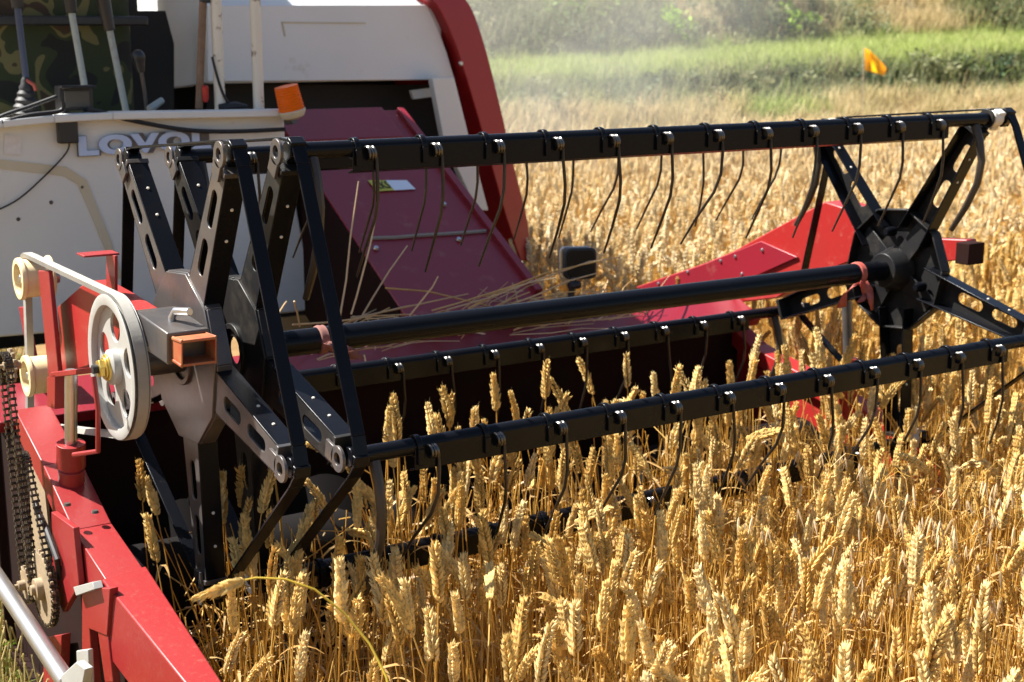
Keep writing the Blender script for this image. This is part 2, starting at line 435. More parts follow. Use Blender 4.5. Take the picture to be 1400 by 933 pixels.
# far hub: bracket arms and bolts of the reel bearing
s = MB()
for a0 in (35, 125, 215, 305):
    a = math.radians(a0); d = Vector((0, math.cos(a), math.sin(a)))
    s.bar(Vector((2.145, 0, AX))+d*0.03, Vector((2.158, 0, AX))+d*0.145, 0.05, 0.006, d.cross(Vector((1, 0, 0))))
s.lathe((2.10, 0, AX), (1, 0, 0), [(0, 0.045), (0.05, 0.06), (0.06, 0.06)], 20)
P(s, 'hub_bracket', black_dusty, sp_far, bevel=0.0015)
for a0 in (80, 200, 320):
    a = math.radians(a0)
    P(MB().lathe((2.135, 0.10*math.cos(a), AX+0.10*math.sin(a)), (1, 0, 0), [(-0.012, 0.008), (0, 0.013), (0.02, 0.013)], 12), 'hub_bolt', black, sp_far)

# bats with clamps, spring coils and tines
COILS = [0.4545+0.1391*k for k in range(12)]
def tine_pts(k):
    """a spring tine hanging from a coil: straight, then swept to the rear"""
    j = rng.gauss(0, 0.016); b = rng.gauss(0.0, 0.016)
    return [(0, -0.014, 0.0), (0, -0.016, -0.03), (j*.2, -0.018, -0.075), (j*.5, -0.010+b*.3, -0.115), (j, 0.022+b, -0.175), (j*1.3, 0.055+b*1.5, -0.235)]
for bi, th in enumerate(ANG):
    c = rim(th, 0); cy, cz = c.y, c.z
    mb = MB(); mb.lathe((0.297, cy, cz), (1, 0, 0), [(0, 0.0158), (1.905, 0.0158)], 20)
    bat = P(mb, 'reel_bat', black)
    mb = MB()
    mb.prism([(0.42, cy-0.0165, cz+0.004), (0.42, cy-0.0165, cz-0.040), (0.42, cy+0.006, cz-0.046), (0.42, cy+0.006, cz-0.0425),
              (0.42, cy-0.0135, cz-0.0375), (0.42, cy-0.0135, cz+0.004)], (1.60, 0, 0))
    P(mb, 'tine_rail', black, bat, bevel=0.0008)
    for k, X in enumerate(COILS):
        mb = MB()
        mb.lathe((X-0.030, cy, cz), (1, 0, 0), [(0, 0.0165), (0, 0.0205), (0.011, 0.0205), (0.011, 0.0165)], 16, close=True)
        mb.box((X-0.0245, cy-0.019, cz-0.016), (0.012, 0.008, 0.030))
        P(mb, 'tine_clamp', black, bat, bevel=0.001)
        mb = MB(); pts = []
        for q in range(37):
            a = 2*math.pi*q/12+1.2
            pts.append((X-0.008+0.016*q/36, cy-0.020+0.0115*math.cos(a), cz-0.008+0.0115*math.sin(a)))
        mb.tube(pts, 0.0028, 6)
        P(mb, 'spring_coil', coil_m, bat)
        mb = MB(); mb.tube([Vector(p)+Vector((X+0.012, cy-0.005, cz-0.015)) for p in tine_pts(k)], [0.0032, 0.0034, 0.0034, 0.0033, 0.003, 0.0022], 7)
        P(mb, 'tine', tine_m, bat)
    for X in (0.345, 2.13):
        mb = MB()
        pts = [(X, cy-0.004, cz-0.014), (X, cy-0.02, cz-0.05), (X, cy-0.03, cz-0.10), (X, cy-0.022, cz-0.155), (X+.003, cy+0.01, cz-0.215), (X+.006, cy+0.055, cz-0.28)]
        mb.tube(pts, [0.011, 0.010, 0.0095, 0.009, 0.0085, 0.007], 8)
        P(mb, 'end_tine', tine_thick_m, bat)

# ---------------------------------------------------------------- left reel arm, drive pulley, belt, rollers
loop, ext = slabX([(112, 390), (117, 385), (150, 404), (187, 428), (187, 492), (123, 500), (84, 512), (78, 420)], 0.085, 0.135)
arm = P(MB().prism(loop, ext), 'reel_arm', red, bevel=0.003)
loop, ext = slabX([(183, 424), (228, 456), (229, 500), (186, 470)], 0.070, 0.150)
P(MB().prism(loop, ext), 'arm_sleeve', steel_worn, arm, bevel=0.003)
rusty_tube = mat('worn_orange_tube', (0.30, 0.05, 0.02), 0.5, var=(0.34, 0.17, 0.06), vscale=14, vamt=0.9, dirt=(0.2, 0.1, 0.05), dscale=30)
a, b, c2, d2 = [at(x, y, X=0.077) for x, y in ((226, 457), (247, 465), (247, 504), (227, 490))]
mb = MB()
for q in ((a, b), (d2, c2)):
    off = Vector((0, 0, -0.004)) if q[0] is a else Vector((0, 0, 0.004))
    mb.bar(q[0]+off+Vector((0.033, 0, 0)), q[1]+off+Vector((0.033, 0, 0)), 0.066, 0.005, (1, 0, 0))
for xo in (0.0015, 0.0635):
    mb.prism([a+Vector((xo, 0, 0)), b+Vector((xo, 0, 0)), c2+Vector((xo, 0, 0)), d2+Vector((xo, 0, 0))], (0.003, 0, 0))
P(mb, 'arm_tube_end', rusty_tube, arm, bevel=0.001)
# clamp bolt with bent handle on the sleeve
q0 = at(236, 447, X=0.108)
mb = MB(); mb.tube([q0+Vector((0, 0, -0.03)), q0+Vector((0, 0, 0.018)), q0+Vector((0.004, -0.008, 0.030)), q0+Vector((0.018, -0.045, 0.033))], 0.0075, 10)
mb.lathe(q0+Vector((0, 0, -0.008)), (0, 0, 1), [(0, 0.014), (0.008, 0.014)], 6)
P(mb, 'clamp_bolt', steel, arm, bevel=0.001)
# bracket on top of the arm
loop, ext = slabX([(145, 348), (157, 350), (157, 402), (145, 396)], 0.09, 0.096)
mb = MB().prism(loop, ext)
pa = at(113, 342, X=0.05); 
mb.box((0.07, (at(150, 347, X=0.09)).y+0.01, at(150, 347, X=0.09).z), (0.07, 0.05, 0.004))
P(mb, 'arm_bracket', red_dusty, arm, bevel=0.001)
# red columns carrying the rollers
for px, X in (([(52, 370), (66, 370), (80, 512), (66, 514)], 0.05), ([(25, 420), (33, 420), (52, 520), (44, 520)], 0.09)):
    loop, ext = slabX(px, X, X+0.03); ext = (0.010, 0, 0); P(MB().prism(loop, ext), 'roller_column', red_dusty, bevel=0.002)
loop, ext = slabX([(64, 516), (75, 512), (75, 560), (64, 556)], -0.02, 0.01)
mb = MB().prism(loop, ext)
loop, ext = slabX([(64, 517), (70, 509), (104, 505), (104, 513)], -0.02, 0.015); mb.prism(loop, ext)
P(mb, 'belt_bracket', red_dusty, bevel=0.0015)

PC = Vector((0.048, 0.012, AX-0.006)); PR = 0.140
mb = MB()
holes = [circle(0.028, 16, (0.076*math.cos(a), 0.076*math.sin(a))) for a in [math.radians(20+72*i) for i in range(5)]]
mb.plate(circle(PR-0.016, 48), [h for h in holes]+[circle(0.012, 12)], (PC.x, PC.y, PC.z), (0, 1, 0), (0, 0, 1), (0.006, 0, 0))
mb.lathe(PC, (1, 0, 0), [(-0.012, PR), (-0.014, PR-0.008), (-0.012, PR-0.022), (0.012, PR-0.022), (0.020, PR-0.004), (0.018, PR), (0.010, PR-0.012), (-0.004, PR-0.012)], 64, close=True)
mb.lathe(PC, (1, 0, 0), [(-0.018, 0.026), (-0.014, 0.034), (0.03, 0.034)], 28)
pul = P(mb, 'drive_pulley', zinc, bevel=0.001)
mb = MB(); mb.lathe(PC, (1, 0, 0), [(-0.046, 0.009), (-0.046, 0.0), (-0.03, 0.009), (-0.018, 0.009)][::1], 12)
mb.lathe(PC, (1, 0, 0), [(-0.036, 0.018), (-0.026, 0.018)], 6); mb.lathe(PC, (1, 0, 0), [(-0.026, 0.022), (-0.022, 0.022)], 18); mb.lathe(PC, (1, 0, 0), [(-0.022, 0.026), (-0.017, 0.026)], 20)
P(mb, 'axle_nut', brass, pul, bevel=0.001)
P(MB().lathe(PC, (1, 0, 0), [(-0.047, 0.0085), (-0.030, 0.0085)], 12), 'axle_end', rubber_black, pul)
P(MB().lathe(PC, (1, 0, 0), [(0.021, 0.026), (0.22, 0.026)], 20), 'reel_axle', steel_worn, pul)

ROLL = []
for (px, py, X) in ((24, 382, 0.025), (34, 515, 0.025)):
    c = at(px, py, X=X); ROLL.append(c)
    mb = MB(); mb.lathe(c, (1, 0, 0), [(0, 0.034), (0, 0.046), (0.004, 0.0475), (0.010, 0.0475), (0.013, 0.043), (0.065, 0.043), (0.068, 0.0475), (0.074, 0.0475), (0.074, 0.03), (0.02, 0.028), (0.02, 0.034)], 36, close=True)
    r_ = P(mb, 'tension_roller', nylon, bevel=0.001)
    mb = MB(); mb.lathe(c, (1, 0, 0), [(0.004, 0.010), (0.014, 0.010)], 6); mb.lathe(c, (1, 0, 0), [(0.012, 0.017), (0.09, 0.017)], 16)
    P(mb, 'roller_bolt', steel, r_, bevel=0.001)
# V belt: off-frame idler, round the pulley, over the upper roller and down to the lower one
mb = MB(); BX = 0.052
def belt(pts, w=0.020, t=0.011, closed=False):
    pts = [Vector((BX, p[0], p[1])) for p in pts]; n = len(pts); vs = []
    for i, p in enumerate(pts):
        d = (pts[min(i+1, n-1)]-pts[max(i-1, 0)]).normalized(); nn = Vector((0, -d.z, d.y))
        for (sx, sn) in ((-1, -1), (1, -1), (1, 1), (-1, 1)):
            vs.append(p+Vector((sx*w/2*(0.75 if sn < 0 else 1), 0, 0))+nn*(sn*t/2))
    fs = [(0, 1, 2, 3), tuple(4*(n-1)+k for k in (3, 2, 1, 0))]
    for i in range(n-1):
        for k in range(4): fs.append((4*i+k, 4*i+(k+1) % 4, 4*i+4+(k+1) % 4, 4*i+4+k))
    mb.add(vs, fs)
lo = at(-60, 566, X=BX); tr = at(45, 349, X=BX); r1 = ROLL[0]; r2 = ROLL[1]
bp = [(lo.y, lo.z)]
rb = PR-0.004
for i in range(19):
    a = math.radians(262+(88-262+360)*i/18) if False else math.radians(268+i*(178/18))
    bp.append((PC.y-rb*math.sin(a-math.radians(268)), PC.z-rb*math.cos(a-math.radians(268))))
r1y, r1z = r1.y, r1.z
bp.append((r1y-0.02, r1z+0.052))
for i in range(8):
    a = math.radians(80-i*20); bp.append((r1y+0.052*math.cos(a)*1.0, r1z+0.052*math.sin(a)))
bp += [(r2.y+0.050, r2.z+0.03), (r2.y+0.12, r2.z-0.25)]
belt(bp)
P(mb, 'drive_belt', rubber, bevel=0.0)

# ---------------------------------------------------------------- left divider, cylinder, chains
XL = -0.045
def onX(px, X): return [at(x, y, X=X) for x, y in px]
top = onX([(20, 560), (59, 636), (100, 725), (150, 802)], XL)
mb = MB()
for i in range(3):
    a, b = top[i], top[i+1]
    h = (0.055, 0.06, 0.075, 0.10)
    mb.prism([a, b, b-Vector((0, 0, h[i+1])), a-Vector((0, 0, h[i]))], (0.075, 0, 0))
div = P(mb, 'crop_divider', red_dusty, bevel=0.002)
n0 = at(150, 802, X=XL); n1 = at(314, 1010, X=-0.045)
mb = MB(); up = Vector((0, 0, 0.012))
A = [n0+Vector((-0.010, 0.012, 0.012)), n0+Vector((0.078, 0.03, 0.014)), n0+Vector((0.085, 0.03, -0.12)), n0+Vector((-0.012, 0.012, -0.13))]
Bq = [n1+Vector((0.0, 0, 0.0)), n1+Vector((0.040, 0, 0.0)), n1+Vector((0.045, 0, -0.14)), n1+Vector((0.0, 0, -0.14))]
mb.add(A+Bq, [(0, 1, 2, 3), (7, 6, 5, 4), (0, 4, 5, 1), (1, 5, 6, 2), (2, 6, 7, 3), (3, 7, 4, 0)])
P(mb, 'divider_nose', red_dusty, div, bevel=0.003)
for (x, y, m_) in ((146, 737, rubber_black), (130, 700, steel_worn), (92, 690, steel_worn), (112, 745, steel_worn)):
    tp_ = at(x, y, Z=0.70); t_ = (tp_.y-top[1].y)/(top[3].y-top[1].y); zz = top[1].z+(top[3].z-top[1].z)*t_
    p_ = at(x, y, Z=zz)
    P(MB().lathe(p_, (0, 0, 1), [(-0.002, 0.0075), (0.003, 0.006)], 10), 'bolt_head', m_, div)
# braces under the divider
for px, X, w in (([(70, 700), (100, 722), (108, 800), (86, 838), (72, 800)], -0.060, 0.012), ([(112, 802), (150, 805), (146, 870), (122, 860), (130, 960), (112, 960)], -0.062, 0.016),
                 ([(60, 872), (84, 868), (80, 980), (58, 980)], -0.03, 0.02), ([(133, 860), (146, 862), (160, 980), (150, 980)], -0.06, 0.014)):
    loop, ext = slabX(px, X, X+w); P(MB().prism(loop, ext), 'divider_brace', red_dusty, div, bevel=0.0015)
loop, ext = slabX([(100, 803), (126, 796), (129, 806), (104, 815)], -0.075, -0.058)
P(MB().prism(loop, ext), 'brace_lug', zinc, div, bevel=0.001)
loop, ext = slabX([(104, 890), (120, 888), (122, 935), (106, 935)], -0.10, -0.09)
P(MB().prism(loop, ext), 'clamp_block', zinc, div, bevel=0.002)
# hydraulic lift cylinder standing on the divider
cb = at(98, 668, X=-0.005); ct = at(97, 606, X=-0.005); rt_ = at(97, 520, X=-0.005)
ax = (ct-cb); hgt = ax.length
mb = MB(); mb.lathe(cb, ax, [(-0.03, 0.026), (hgt*.42, 0.026), (hgt*.44, 0.022), (hgt*.47, 0.022), (hgt*.49, 0.0285), (hgt, 0.0285)], 24)
cyl = P(mb, 'hydraulic_cylinder', red_dusty, bevel=0.001)
P(MB().lathe(ct, rt_-ct, [(-0.01, 0.0125), ((rt_-ct).length+0.02, 0.0125)], 16), 'piston_rod', steel, cyl)
mb = MB(); mb.tube([at(128, 515, X=-0.01), at(134, 560, X=-0.01), at(134, 617, X=-0.01), at(101, 622, X=-0.03)], 0.005, 8)
P(mb, 'control_rod', red_dusty, cyl)

# chain drive beside the divider
def sprocket(c, r, teeth, parent=None):
    mb = MB(); pts = []
    for i in range(teeth*4):
        a = 2*math.pi*i/(teeth*4); rr = r+(0.005 if i % 4 in (0, 1) else -0.003)
        pts.append((rr*math.cos(a), rr*math.sin(a)))
    mb.plate(pts, [circle(r*.18, 12)], (c.x, c.y, c.z), (0, 1, 0), (0, 0, 1), (0.006, 0, 0))
    mb.lathe(c, (1, 0, 0), [(-0.014, r*.3), (0.02, r*.3)], 18); mb.lathe(c, (1, 0, 0), [(-0.022, r*.14), (0.02, r*.14)], 12)
    return P(mb, 'chain_sprocket', chain_dust, parent, bevel=0.0008)
chain_dust = mat('dusty_cast_wheel', (0.30, 0.22, 0.13), 0.7, var=(0.18, 0.13, 0.08), vscale=20, bump=0.3)
def chain(path, X, name='roller_chain'):
    """path in (y, z); plates and rollers link by link"""
    mb = MB(); pts = [Vector((X, p[0], p[1])) for p in path]; seg = []; step = 0.0127
    d = 0.0; i = 0; acc = [pts[0]]
    for a, b in zip(pts, pts[1:]):
        L_ = (b-a).length; n = max(1, int(round(L_/step)))
        for k in range(1, n+1): acc.append(a.lerp(b, k/n))
    for i in range(len(acc)-1):
        a, b = acc[i], acc[i+1]; o = 0.0055 if i % 2 else 0.0038
        for s_ in (-1, 1): mb.bar(a+Vector((s_*o, 0, 0)), b+Vector((s_*o, 0, 0)), 0.0085, 0.0016, (b-a).cross(Vector((1, 0, 0))))
        mb.lathe(a+Vector((-0.008, 0, 0)), (1, 0, 0), [(0, 0.0032), (0.016, 0.0032)], 6)
    return P(mb, name, chain_m)
def loop_path(c1, r1_, c2_, r2_):
    v = (c2_-c1); d = math.atan2(v.z, v.y); pts = []
    for k in range(13):
        a = d+math.pi/2+math.pi*k/12; pts.append((c1.y+r1_*math.cos(a), c1.z+r1_*math.sin(a)))
    for k in range(13):
        a = d-math.pi/2+math.pi*k/12; pts.append((c2_.y+r2_*math.cos(a), c2_.z+r2_*math.sin(a)))
    return pts+[pts[0]]
sA = at(57, 805, X=-0.085); sB = at(14, 500, X=-0.085); sC = at(34, 800, X=-0.10); sD = at(8, 600, X=-0.10)
sprocket(sA, 0.075, 26); sprocket(sB, 0.03, 12); sprocket(sC, 0.035, 14)
chain(loop_path(sB, 0.026, sC, 0.034), -0.094)
chain(loop_path(sA, 0.075, at(30, 640, X=-0.085), 0.03), -0.079)
mb = MB(); mb.tube([at(-60, 705, X=-0.16), at(92, 935, X=-0.16)], 0.0165, 18)
P(mb, 'guard_tube', steel, bevel=0.0)
loop, ext = slabX([(82, 925), (104, 905), (116, 915), (112, 940), (86, 945)], -0.17, -0.155); P(MB().prism(loop, ext), 'guard_clamp', zinc, bevel=0.002)
mb = MB()
loop, ext = slabX([(38, 600), (58, 640), (68, 740), (60, 800), (44, 760)], -0.03, -0.024); mb.prism(loop, ext)
P(mb, 'drive_guard_plate', chain_dust, bevel=0.001)
mb = MB(); mb.tube([at(48, 690, X=-0.07), at(62, 720, X=-0.07), at(78, 765, X=-0.07), at(82, 790, X=-0.06)], 0.006, 8)
P(mb, 'hydraulic_hose', rubber_black)

# ---------------------------------------------------------------- header trough
HX0, HX1 = -0.02, 2.33
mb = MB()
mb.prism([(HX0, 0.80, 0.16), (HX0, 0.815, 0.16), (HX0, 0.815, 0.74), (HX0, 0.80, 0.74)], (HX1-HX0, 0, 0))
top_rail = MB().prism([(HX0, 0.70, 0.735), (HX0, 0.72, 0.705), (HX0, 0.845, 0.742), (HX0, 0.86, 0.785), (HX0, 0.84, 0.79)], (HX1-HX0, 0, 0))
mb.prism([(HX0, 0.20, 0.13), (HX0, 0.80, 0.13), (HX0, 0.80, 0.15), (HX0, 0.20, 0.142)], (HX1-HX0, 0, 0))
head = P(mb, 'header_trough', shade_dark, bevel=0.003)  # trough walls coloured dark to stand for their shade
P(top_rail, 'header_rail', shade_red, head, bevel=0.003)
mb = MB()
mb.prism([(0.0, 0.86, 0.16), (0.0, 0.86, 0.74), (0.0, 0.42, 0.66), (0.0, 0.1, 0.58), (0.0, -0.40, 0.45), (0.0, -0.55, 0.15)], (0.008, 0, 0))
P(mb, 'end_sheet', shade_dark, head, bevel=0.001)
mb = MB()
loop, ext = slabX([(958, 410), (1036, 486), (1120, 530), (1215, 580), (1230, 660), (1100, 660), (960, 560)], HX1-0.01, HX1); mb.prism(loop, ext)
P(mb, 'end_sheet', red, head, bevel=0.001)
e = onX([(958, 408), (1036, 482), (1120, 528), (1225, 590), (1290, 690)], HX1)
mb = MB()
for a, b in zip(e, e[1:]): mb.bar(a, b, 0.07, 0.05, (1, 0, 0))
P(mb, 'end_rail', red, head, bevel=0.003)
mb = MB(); L_ = HX1-HX0-0.06; n = 220; vs = []; fs = []
mb.lathe((HX0+0.03, 0.47, 0.36), (1, 0, 0), [(0, 0.10), (L_, 0.10)], 24)
for i in range(n+1):
    x = HX0+0.04+(L_-0.02)*i/n; a = (1 if x < 1.35 else -1)*(x-1.35)*2*math.pi/0.36
    for r_ in (0.099, 0.185): vs.append((x, 0.47+r_*math.cos(a), 0.36+r_*math.sin(a)))
for i in range(n): fs.append((2*i, 2*i+1, 2*i+3, 2*i+2))
mb.add(vs, fs)
P(mb, 'auger', mat('shade_black_auger', (0.006, 0.005, 0.005), 0.8, spec=0.1), head)  # auger coloured near black, the trough's shade put into it
mb = MB()
mb.box(((HX0+HX1)/2, 0.185, 0.135), (HX1-HX0, 0.04, 0.02))
for i in range(30):
    x = HX0+0.05+i*0.0762
    mb.prism([(x-0.012, 0.17, 0.13), (x+0.012, 0.17, 0.13), (x, 0.08, 0.135)], (0, 0, 0.012))
P(mb, 'cutter_bar', chain_m, head)

# right-hand reel arm cover and its tube
loop, ext = slabX([(868, 393), (958, 362), (1000, 345), (1042, 322), (1095, 293), (1128, 276), (1172, 290), (1186, 330), (1178, 352), (1115, 376), (1062, 408), (1010, 414), (955, 413)], 2.34, 2.45)
cov = P(MB().prism(loop, ext), 'reel_arm_cover', red, bevel=0.004)
loop, ext = slabX([(868, 394), (958, 363), (1040, 330), (1090, 352), (1010, 388), (940, 405)], 2.332, 2.3395)
P(MB().prism(loop, ext), 'cover_fold', shade_red, cov, bevel=0.002)
for (x, y) in ((900, 388), (940, 372), (985, 357), (1005, 351), (1042, 342), (1014, 375), (935, 395)):
    p = at(x, y, X=2.331); P(MB().lathe(p, (-1, 0, 0), [(0, 0.006), (0.004, 0.004)], 10), 'rivet', steel, cov)
loop, ext = slabX([(1150, 322), (1322, 328), (1322, 356), (1150, 366)], 2.385, 2.425)
P(MB().prism(loop, ext), 'far_reel_arm', red, bevel=0.003)
P(MB().box(at(1326, 346, X=2.36), (0.062, 0.045, 0.058)), 'far_arm_tube', shade_dark, bevel=0.002)  # dark colour stands for the shaded front of the tube
cb = at(1160, 575, X=2.31); ct = at(1160, 490, X=2.31); tp = at(1157, 405, X=2.31)
cyl2 = P(MB().lathe(cb, ct-cb, [(-.02, 0.028), ((ct-cb).length, 0.028)], 18), 'hydraulic_cylinder', red, bevel=0.001)
P(MB().lathe(ct, tp-ct, [(0, 0.015), ((tp-ct).length, 0.015)], 14), 'piston_rod', steel_worn, cyl2)

# ---------------------------------------------------------------- feeder house
FX0, FX1 = 1.125, 1.60
def fz(y): return 0.845+0.59*(y-0.85)
def onF(x, y, off=0.0):
    v = FW+RT*(x-700)/F_PX-UP*(y-466.5)/F_PX
    # plane z - .59 y = .845 - .59*.85 + off
    k = 0.845-0.59*0.85+off
    t = (k-(CAM[2]-0.59*CAM[1]))/(v[2]-0.59*v[1])
    return Vector(CAM+v*t)
FYE = onF(545, 150).y
mb = MB()
mb.prism([(FX0, 0.84, 0.42), (FX0, 0.84, 0.84), (FX0, 0.86, fz(0.86)), (FX0, FYE, fz(FYE)), (FX0, FYE, fz(FYE)-0.5)], (FX1-FX0, 0, 0))
feed = P(mb, 'feeder_house', shade_red, bevel=0.004)
mb = MB()
for x in (FX1-0.012,): mb.prism([(x-0.012, 0.87, fz(0.87)), (x+0.012, 0.87, fz(0.87)), (x+0.012, FYE-.01, fz(FYE-.01)), (x-0.012, FYE-.01, fz(FYE-.01))], (0, -0.008, 0.014))
P(mb, 'edge_angle', shade_red, feed, bevel=0.001)
P(MB().prism([(FX0-0.006, 0.87, 0.40), (FX0-0.006, 0.87, fz(0.87)-0.004), (FX0-0.006, FYE, fz(FYE)-0.004), (FX0-0.006, FYE, fz(FYE)-0.5)], (0.004, 0, 0)), 'feeder_shade_plate', shade_dark, feed)  # dark plate added over the feeder's side to stand for shade
a = onF(378, 190, .03); b = onF(572, 188, .03)
mb = MB(); y0 = (a.y+b.y)/2
mb.prism([(FX0-0.01, y0, fz(y0)+0.005), (FX1-0.09, y0, fz(y0)+0.005), (FX1-0.09, y0, fz(y0)+0.03), (FX0-0.01, y0, fz(y0)+0.03)], (0, FYE-y0-0.03, 0.59*(FYE-y0-0.03)))
P(mb, 'access_plate', shade_red, feed, bevel=0.002)
mb = MB(); pts = [onF(x, y, .004) for x, y in ((505, 326), (540, 325), (575, 322), (610, 320), (640, 318), (664, 316))]
mb.tube(pts, 0.006, 6); P(mb, 'seal_strip', mat('grey_rope_seal', (0.25, 0.22, 0.19), 0.9, bump=0.5), feed)
for (x, y) in ((514, 340), (536, 183), (627, 328), (607, 280)):
    p = onF(x, y, .004); P(MB().lathe(p, (0, -0.508, 0.861), [(0, 0.009), (0.006, 0.007)], 10), 'bolt_head', steel, feed)
s0, s1, s2, s3 = [onF(x, y, .004) for x, y in ((503, 247), (556, 247), (568, 259), (515, 262))]
m01 = s0.lerp(s1, .45); m32 = s3.lerp(s2, .45)
sticker_y = mat('yellow_green_label', (0.48, 0.46, 0.06), 0.5); sticker_w = mat('pale_blue_label', (0.66, 0.70, 0.78), 0.4)
nF = Vector((0, -0.508, 0.861))
mb = MB().prism([s0, m01, m32, s3], nF*0.0012); mb.prism([m01, s1, s2, m32], nF*0.0012, 1)
stick = P(mb, 'warning_sticker', [sticker_y, sticker_w], feed)
def text_part(body, name, o, ux, uy, h, m, parent, width=None, ext=0.001, bold=0.0, spacing=1.0):
    cu = bpy.data.curves.new(name, 'FONT'); cu.body = body; cu.size = 1.0; cu.extrude = ext/h; cu.offset = bold; cu.space_character = spacing
    cu.bevel_depth = 0
    t = bpy.data.objects.new(name+'_curve', cu); C.objects.link(t); bpy.context.view_layer.update()
    dg = bpy.context.evaluated_depsgraph_get(); me = bpy.data.meshes.new_from_object(t.evaluated_get(dg))
    bpy.data.objects.remove(t)
    xs = [v.co.x for v in me.vertices]; ys = [v.co.y for v in me.vertices]
    w0 = max(xs)-min(xs); h0 = max(ys)-min(ys)
    sx = (width/w0) if width else h/h0
    ux = Vector(ux).normalized(); uy = Vector(uy).normalized(); uz = ux.cross(uy)
    for v in me.vertices:
        v.co = Vector(o)+ux*((v.co.x-min(xs))*sx)+uy*((v.co.y-min(ys))*h/h0)+uz*(v.co.z*h)
    me.materials.clear(); me.materials.append(m); me.update()
    ob = bpy.data.objects.new(name, me); C.objects.link(ob); ob.parent = parent
    return ob
text_part('EKS', 'printed_letters', s3.lerp(s0, .18)+nF*0.003+(m32-s3)*0.25, (m32-s3), (s0-s3), (s0-s3).length*0.62, rubber_black, stick, width=(m32-s3).length*.68, ext=0.0006)

# ---------------------------------------------------------------- operator platform
PY = 1.50
loop, ext = slabY([(-220, 186), (0, 168), (70, 161), (150, 157), (388, 153), (391, 200), (402, 262), (432, 424), (380, 430), (300, 436), (-220, 480)], PY, PY+0.035)
plat = P(MB().prism(loop, ext), 'operator_platform', cream, bevel=0.006)
mb = MB()
tp = [at(x, y, Y=PY-0.012) for x, y in ((-220, 190), (0, 172), (70, 165), (150, 161), (389, 157))]
for a, b in zip(tp, tp[1:]): mb.bar(a+Vector((0, 0, .006)), b+Vector((0, 0, .006)), 0.022, 0.07, (0, 0, 1))
P(mb, 'top_rail', cream, plat, bevel=0.004)
mb = MB()
rib = [((-60, 212), (-60, 232)), ((0, 218), (0, 231)), ((90, 228), (88, 241)), ((118, 246), (106, 252)), ((134, 285), (122, 288)), ((152, 330), (140, 332)), ((168, 380), (158, 382))]
for (a, b), (c, d) in zip(rib, rib[1:]):
    mb.prism([at(*a, Y=PY-0.003), at(*c, Y=PY-0.003), at(*d, Y=PY-0.003), at(*b, Y=PY-0.003)], (0, 0.002, 0))
P(mb, 'panel_rib', cream_stain, plat)
mb = MB(); mb.prism([at(x, y, Y=PY-0.004) for x, y in ((6, 184), (30, 187), (28, 213), (5, 211))], (0, 0.003, 0))
P(mb, 'worn_sticker', mat('torn_white_sticker', (0.72, 0.70, 0.69), 0.6, var=(0.55, 0.5, 0.46), vscale=60), plat)
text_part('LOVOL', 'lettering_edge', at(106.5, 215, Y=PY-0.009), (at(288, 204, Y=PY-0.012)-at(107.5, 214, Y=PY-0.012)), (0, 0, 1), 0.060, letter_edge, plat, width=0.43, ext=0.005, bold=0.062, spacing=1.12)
o = at(107.5, 214, Y=PY-0.012); e = at(288, 204, Y=PY-0.012)
text_part('LOVOL', 'lettering', o, (e-o), (0, 0, 1), 0.057, letter_sky_blue, plat, width=(e-o).length, ext=0.006, bold=0.055, spacing=1.12)
for (x, y) in ((112, 256), (70, 277), (25, 300), (190, 262)):
    p = at(x, y, Y=PY); P(MB().lathe(p, (0, -1, 0), [(0, 0.006), (0.004, 0.004)], 10), 'panel_rivet', steel_worn, plat)
# small black box, lamp and cables on the panel
mb = MB(); c = at(92, 181, Y=PY-0.02); mb.box(c, (0.055, 0.03, 0.062)); box_ = P(mb, 'switch_box', plastic_black, plat, bevel=0.004)
def cable(px, Y, r, name='cable', m=rubber_black):
    P(MB().tube([at(x, y, Y=Y) for x, y in px], r, 8), name, m, plat)
def smooth_px(px, n=6):
    out = []
    for i in range(len(px)-1):
        p0 = px[max(i-1, 0)]; p1 = px[i]; p2 = px[i+1]; p3 = px[min(i+2, len(px)-1)]
        for k in range(n):
            t = k/n
            out.append(tuple(0.5*((2*p1[j])+(-p0[j]+p2[j])*t+(2*p0[j]-5*p1[j]+4*p2[j]-p3[j])*t*t+(-p0[j]+3*p1[j]-3*p2[j]+p3[j])*t**3) for j in (0, 1)))
    return out+[px[-1]]
cable(smooth_px([(-60, 184), (0, 168), (40, 158), (82, 152), (86, 140)]), PY-0.04, 0.0065)
cable(smooth_px([(-60, 190), (0, 160), (40, 146), (78, 132)]), PY-0.02, 0.0055)
cable(smooth_px([(120, 150), (140, 154), (180, 165), (255, 178), (320, 180), (389, 177)]), PY-0.035, 0.0065)
cable(smooth_px([(95, 194), (90, 210), (60, 242), (20, 276), (-30, 298)]), PY-0.012, 0.0025)
mb = MB(); c = at(101, 134, Y=PY+0.02)
mb.box(c, (0.095, 0.05, 0.068)); mb.box(c+Vector((0, -0.03, 0.032)), (0.10, 0.05, 0.008))
lamp = P(mb, 'work_lamp', plastic_black, plat, bevel=0.005)
P(MB().box(c+Vector((0, -0.027, -0.002)), (0.07, 0.006, 0.045)), 'lamp_glass', mat('lamp_glass', (0.10, 0.10, 0.09), 0.1), lamp, bevel=0.001)
mb = MB(); mb.box(c+Vector((-0.03, 0, -0.045)), (0.012, 0.02, 0.03)); mb.box(c+Vector((0.03, 0, -0.045)), (0.012, 0.02, 0.03)); P(mb, 'lamp_bracket', plastic_black, lamp)
